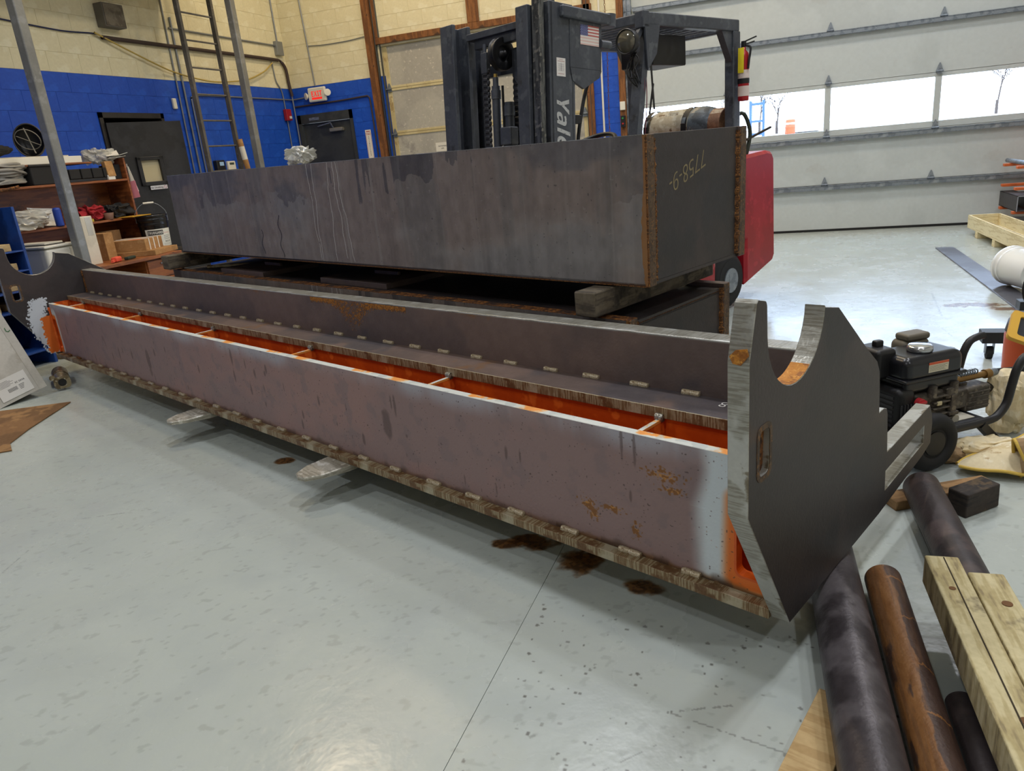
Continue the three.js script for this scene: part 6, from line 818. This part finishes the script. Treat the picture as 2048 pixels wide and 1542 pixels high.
// ---- behind the washer: vacuum, carts
{
  const v = thing('orange_vacuum', 'orange shop vacuum drum with yellow framed panel at the right edge', 'vacuum', [1.15, 0, -3.97]); part(v, 'base', M.black, lathe([[0, 0.03], [0.16, 0.03], [0.165, 0.05], [0.15, 0.10], [0, 0.10]])); part(v, 'drum', flat(0xc8511e, 0.45), lathe([[0, 0.10], [0.14, 0.10], [0.145, 0.11], [0.15, 0.33], [0.145, 0.34], [0, 0.34]])); part(v, 'head', M.black, lathe([[0.14, 0.34], [0.15, 0.35], [0.14, 0.40], [0.08, 0.43], [0, 0.43]])); const pn = new THREE.Group(); pn.name = 'control_panel'; v.add(pn); pn.position.set(-0.075, 0.385, 0.17); pn.rotation.set(-0.95, 0.25, -0.3); part(pn, 'frame', flat(0xd8a83e, 0.5), tr(ext(rrect(-0.11, 0.11, -0.09, 0.09, 0.02), 0.02, [rrect(-0.075, 0.075, -0.06, 0.06, 0.012)]), 0, 0, -0.01)); part(pn, 'screen', flat(0x3a3c40, 0.3), bx(0.16, 0.13, 0.01, 0, 0, -0.004)); for (const s of [0, 1, 2]) part(v, 'caster', M.black, sp(0.03, 0.12 * Math.cos(s * 2.1 + 0.3), 0.03, 0.12 * Math.sin(s * 2.1 + 0.3)));
  const loops = []; for (let k = 0; k < 6; k++) loops.push(torus(0.075 + 0.012 * k, 0.006, 0.01 * (k % 3), 0, 0.006 * k, 0.25 * ((k % 3) - 1), 0.3 * ((k % 2) - 0.5))); one('cord_loops', 'black power cord coiled on top of the orange vacuum', 'cord', M.rubber, [flush(merge(loops)).translate(0, 0, 0)], [1.14, 0.425, -4.0], 0.5);
  const c1 = thing('dolly', 'black steel dolly beam on casters behind the washer', 'dolly', [1.085, 0, -4.70]); part(c1, 'beam', M.black, bbr(-0.02, 0.75, 0.10, 0.165, -0.05, 0.05, 0.004)); for (const x of [0.03, 0.68]) { const q = part(c1, 'caster', M.rubber, cy(0.036, 0.036, 0.03, x, 0.036, 0, 0, 0, Math.PI / 2)); part(q, 'fork', M.galv, bb(x - 0.022, x - 0.018, 0.03, 0.1, -0.02, 0.02), bb(x + 0.018, x + 0.022, 0.03, 0.1, -0.02, 0.02)); }
  const c2 = thing('dolly', 'second black dolly beam farther back at the right edge', 'dolly', [1.47, 0, -5.55]); part(c2, 'beam', M.black, bbr(-0.02, 0.75, 0.09, 0.15, -0.05, 0.05, 0.004)); for (const x of [0.05, 0.68]) { const q = part(c2, 'caster', M.rubber, cy(0.036, 0.036, 0.03, x, 0.036, 0, 0, 0, Math.PI / 2)); part(q, 'fork', M.galv, bb(x - 0.022, x - 0.018, 0.03, 0.09, -0.02, 0.02), bb(x + 0.018, x + 0.022, 0.03, 0.09, -0.02, 0.02)); }
  // flat bar on the floor
  M.flatBar = withMap(patchTex(512, 0.9, [96, 98, 108], [[[80, 80, 88], F.a, 0.46, 0.6], [[120, 122, 132], F.b, 0.56, 0.68], [[124, 92, 66], F.d, 0.68, 0.76]], 5), 0.35, 0.4);
  one('flat_bar', 'long grey steel flat bar lying on the floor toward the garage door', 'steel bar', M.flatBar, [bbr(-0.083, 0.083, 0, 0.012, -1.58, 1.58, 0.002)], [1.605, 0, -7.25], 0.014);
  // white bucket on its side
  const b = thing('white_bucket', 'white plastic bucket lying on its side on the flat bar', 'bucket', [1.79, 0.155, -6.42], 0); const ax = V(-0.30, 0.045, -1).normalize(); const q4 = new THREE.Quaternion().setFromUnitVectors(V(0, 1, 0), ax);
  const wall = lathe([[0, 0.008], [0.11, 0.008], [0.125, 0], [0.132, 0.004], [0.142, 0.28], [0.15, 0.282], [0.15, 0.30], [0.144, 0.302], [0.145, 0.33], [0.153, 0.332], [0.153, 0.36], [0.146, 0.362], [0.138, 0.35], [0.128, 0.012], [0, 0.014]], 0, 0, 0, 0, 0, 0, 40).applyQuaternion(q4); M.bucketWhite = phys({ color: 0xe4e6e2, roughness: 0.28, clearcoat: 0.4 }); part(b, 'bucket_wall', M.bucketWhite, wall); part(b, 'base_ring', M.bucketWhite, tr(fin(new THREE.TorusGeometry(0.035, 0.003, 6, 24)), 0, 0, 0, Math.PI / 2).applyQuaternion(q4).translate(0, 0, 0.002));
  // long crate with slats
  const c = thing('long_crate', 'long open pale wood crate on runners beside the garage door', 'crate', [1.98, 0, -9.85], 0.035); part(c, 'side_board', M.crateWood, bbr(0, 0.022, 0.07, 0.215, 0, 3.6, 0.004)); part(c, 'side_board', M.crateWood, bbr(0.30, 0.322, 0.07, 0.215, 0, 3.6, 0.004)); part(c, 'end_board', M.crateWood, bbr(0.022, 0.30, 0.07, 0.215, 0, 0.022, 0.004)); part(c, 'floor_board', M.crateWood, bbr(0.022, 0.30, 0.07, 0.09, 0.022, 3.6, 0.003)); for (const z of [0.35, 1.0, 1.65, 2.3, 2.95]) part(c, 'runner', M.crateWood, bbr(0, 0.322, 0, 0.07, z, z + 0.09, 0.004)); part(c, 'packed_bar', M.millDark, bbr(0.12, 0.2, 0.09, 0.13, 0.08, 3.5, 0.003), torus(0.05, 0.008, 0.16, 0.14, 1.7, 0, 0.3, 0, Math.PI));
  // rack of steel sections
  const r = thing('steel_rack', 'orange cantilever rack carrying dark steel sections at the right edge', 'rack', [2.66, 0, -10.30]); const or = flat(0xc8622c, 0.5); part(r, 'upright', or, bbr(0.55, 0.65, 0, 2.2, -0.05, 0.05, 0.004)); part(r, 'upright', or, bbr(0.55, 0.65, 0, 2.2, 0.5, 0.6, 0.004)); for (const z of [0, 0.55]) { for (const y of [0.21, 0.47, 0.70]) part(r, 'arm', or, bbr(-0.28, 0.6, y, y + 0.03, z - 0.04, z + 0.04, 0.004)); part(r, 'base', or, bbr(-0.28, 0.7, 0, 0.08, z - 0.06, z + 0.06, 0.004)); }
  M.sectionEdge = flat(0xa2a4ae, 0.4, 0.4); const chan = (label, x, y, w, h, L, open) => { const o = thing('steel_section', label, 'steel section', [x, y, -10.42]); part(o, 'section_web', M.millDark, bbr(0, 0.008, 0, h, 0, L, 0.002), bbr(0, w, 0, 0.008, 0, L, 0.002), bbr(0, w, h - 0.008, h, 0, L, 0.002)); part(o, 'cut_end', M.sectionEdge, bb(0, 0.009, 0, h, L, L + 0.002), bb(0, w, h - 0.009, h, L, L + 0.002)); return o; };
  chan('dark steel channel at the left end of the rack, largest of the row', 2.40, 0.242, 0.14, 0.17, 0.75); chan('dark steel channel second from the left on the rack', 2.56, 0.242, 0.11, 0.15, 0.8); chan('dark steel channel nearest the right edge on the rack', 2.69, 0.242, 0.18, 0.13, 0.9);
  one('steel_plate', 'grey steel plate lying below the channels on the rack base', 'steel plate', M.flatBar, [bbr(-0.2, 0.2, 0, 0.014, -0.5, 0.5, 0.002)], [2.66, 0.0805, -9.95], 0); const rd = one('steel_tube', 'short grey steel tube on the upper arm of the rack', 'tube', M.galv, [rod([0, 0.025, -0.2], [0, 0.025, 0.75], 0.025)], [2.46, 0.7305, -10.3]);
}
// ---- leather welding gear on the floor
{
  M.leather = withMap(patchTex(512, 0.5, [224, 208, 170], [[[210, 190, 146], F.a, 0.46, 0.62], [[232, 220, 190], F.c, 0.58, 0.72], [[180, 152, 108], F.d, 0.68, 0.78]], 5), 0.8); M.leatherIn = withMap(patchTex(512, 0.5, [150, 124, 90], [[[130, 104, 74], F.a, 0.46, 0.62]], 6), 0.85); M.piping = flat(0xd2b04e, 0.7);
  const sheet = (fn, n = 26, th = 0.006) => { const pos = [], idx = []; for (const s of [0, 1]) for (let i = 0; i <= n; i++) for (let j = 0; j <= n; j++) { const p = fn(i / n, j / n); pos.push(p[0], p[1] + (s ? 0 : th), p[2]); } const N = (n + 1) * (n + 1), id = (s, i, j) => s * N + i * (n + 1) + j; for (let i = 0; i < n; i++) for (let j = 0; j < n; j++) { idx.push(id(0, i, j), id(0, i, j + 1), id(0, i + 1, j), id(0, i + 1, j), id(0, i, j + 1), id(0, i + 1, j + 1)); idx.push(id(1, i, j), id(1, i + 1, j), id(1, i, j + 1), id(1, i + 1, j), id(1, i + 1, j + 1), id(1, i, j + 1)); } for (let i = 0; i < n; i++) for (const j of [0, n]) { const a = id(0, i, j), b = id(0, i + 1, j), c = id(1, i, j), d = id(1, i + 1, j); idx.push(a, b, c, b, d, c); const e = id(0, j, i), f = id(0, j, i + 1), g = id(1, j, i), h = id(1, j, i + 1); idx.push(e, f, g, f, h, g); } const g = new THREE.BufferGeometry(); g.setAttribute('position', new THREE.Float32BufferAttribute(pos, 3)); g.setIndex(idx); g.computeVertexNormals(); return fin(g); };
  const T = V(0.665, 0.0, -3.06);
  // pointed bib: tip toward the pipe, one side turned up into an open cuff
  const fold = (a, b) => { const w = 0.02 + 0.30 * Math.pow(a, 0.75), x = a * 0.42, z = (b - 0.5) * w * 1.25 - 0.10 * a; const y = 0.012 + 0.075 * Math.sin(Math.PI * clamp(b)) * Math.pow(a, 0.6) + 0.05 * a * (1 - b) + 0.010 * Math.sin(a * 17 + b * 9) * a; return [x, y, z]; };
  const ap = thing('leather_apron', 'pale leather welding apron with yellow piping crumpled on the floor at the right', 'apron', [T.x, T.y + 0.02, T.z], 0.10); part(ap, 'leather_sheet', M.leather, sheet(fold));
  const rim = []; for (let k = 0; k <= 14; k++) rim.push(fold(k / 14, 1).map((v, i) => v + (i === 1 ? 0.006 : 0))); part(ap, 'piping', M.piping, tube(rim, 0.007, 40, 6)); const rim2 = []; for (let k = 0; k <= 14; k++) rim2.push(fold(k / 14, 0).map((v, i) => v + (i === 1 ? 0.006 : 0))); part(ap, 'piping', M.piping, tube(rim2, 0.006, 40, 6));
  part(ap, 'turned_cuff', M.leatherIn, rough(tr(fin(new THREE.CylinderGeometry(0.075, 0.06, 0.16, 20, 4, true)).scale(1, 1, 0.55), 0.27, 0.085, 0.035, 0, 0, Math.PI / 2 + 0.2), 0.012, 14, 3)); part(ap, 'piping', M.piping, rough(torus(0.075, 0.006, 0, 0, 0, Math.PI / 2).scale(1, 1, 0.55), 0.01, 14, 3).rotateZ(Math.PI / 2 + 0.2).translate(0.19, 0.07, 0.035));
  const gl = thing('leather_glove', 'worn tan leather glove lying beside the washer foot', 'glove', [0.775, 0, -3.235], 0.35); part(gl, 'glove_body', M.leather, flush(rough(blob(0.24, 0.075, 0.12, 0.3, 3, 5, 16), 0.012, 22, 4))); part(gl, 'cuff', M.leatherIn, flush(rough(blob(0.09, 0.06, 0.08, 0.2, 3, 9, 12), 0.006, 22, 2)).translate(-0.13, 0, 0.02));
  one('canvas_sack', 'off-white canvas sack slumped behind the frame of the washer', 'sack', M.leather, [flush(rough(blob(0.15, 0.25, 0.15, 0.35, 2.6, 15, 20), 0.012, 14, 6))], [0.93, 0, -3.56]);
  one('green_glove', 'dark glove with yellow cuff lying at the right edge by the sack', 'glove', flat(0x25302a, 0.8), [flush(rough(blob(0.2, 0.09, 0.14, 0.35, 3, 25, 16), 0.012, 22, 8))], [1.08, 0, -3.30]);
}
renderer.render(scene, camera);
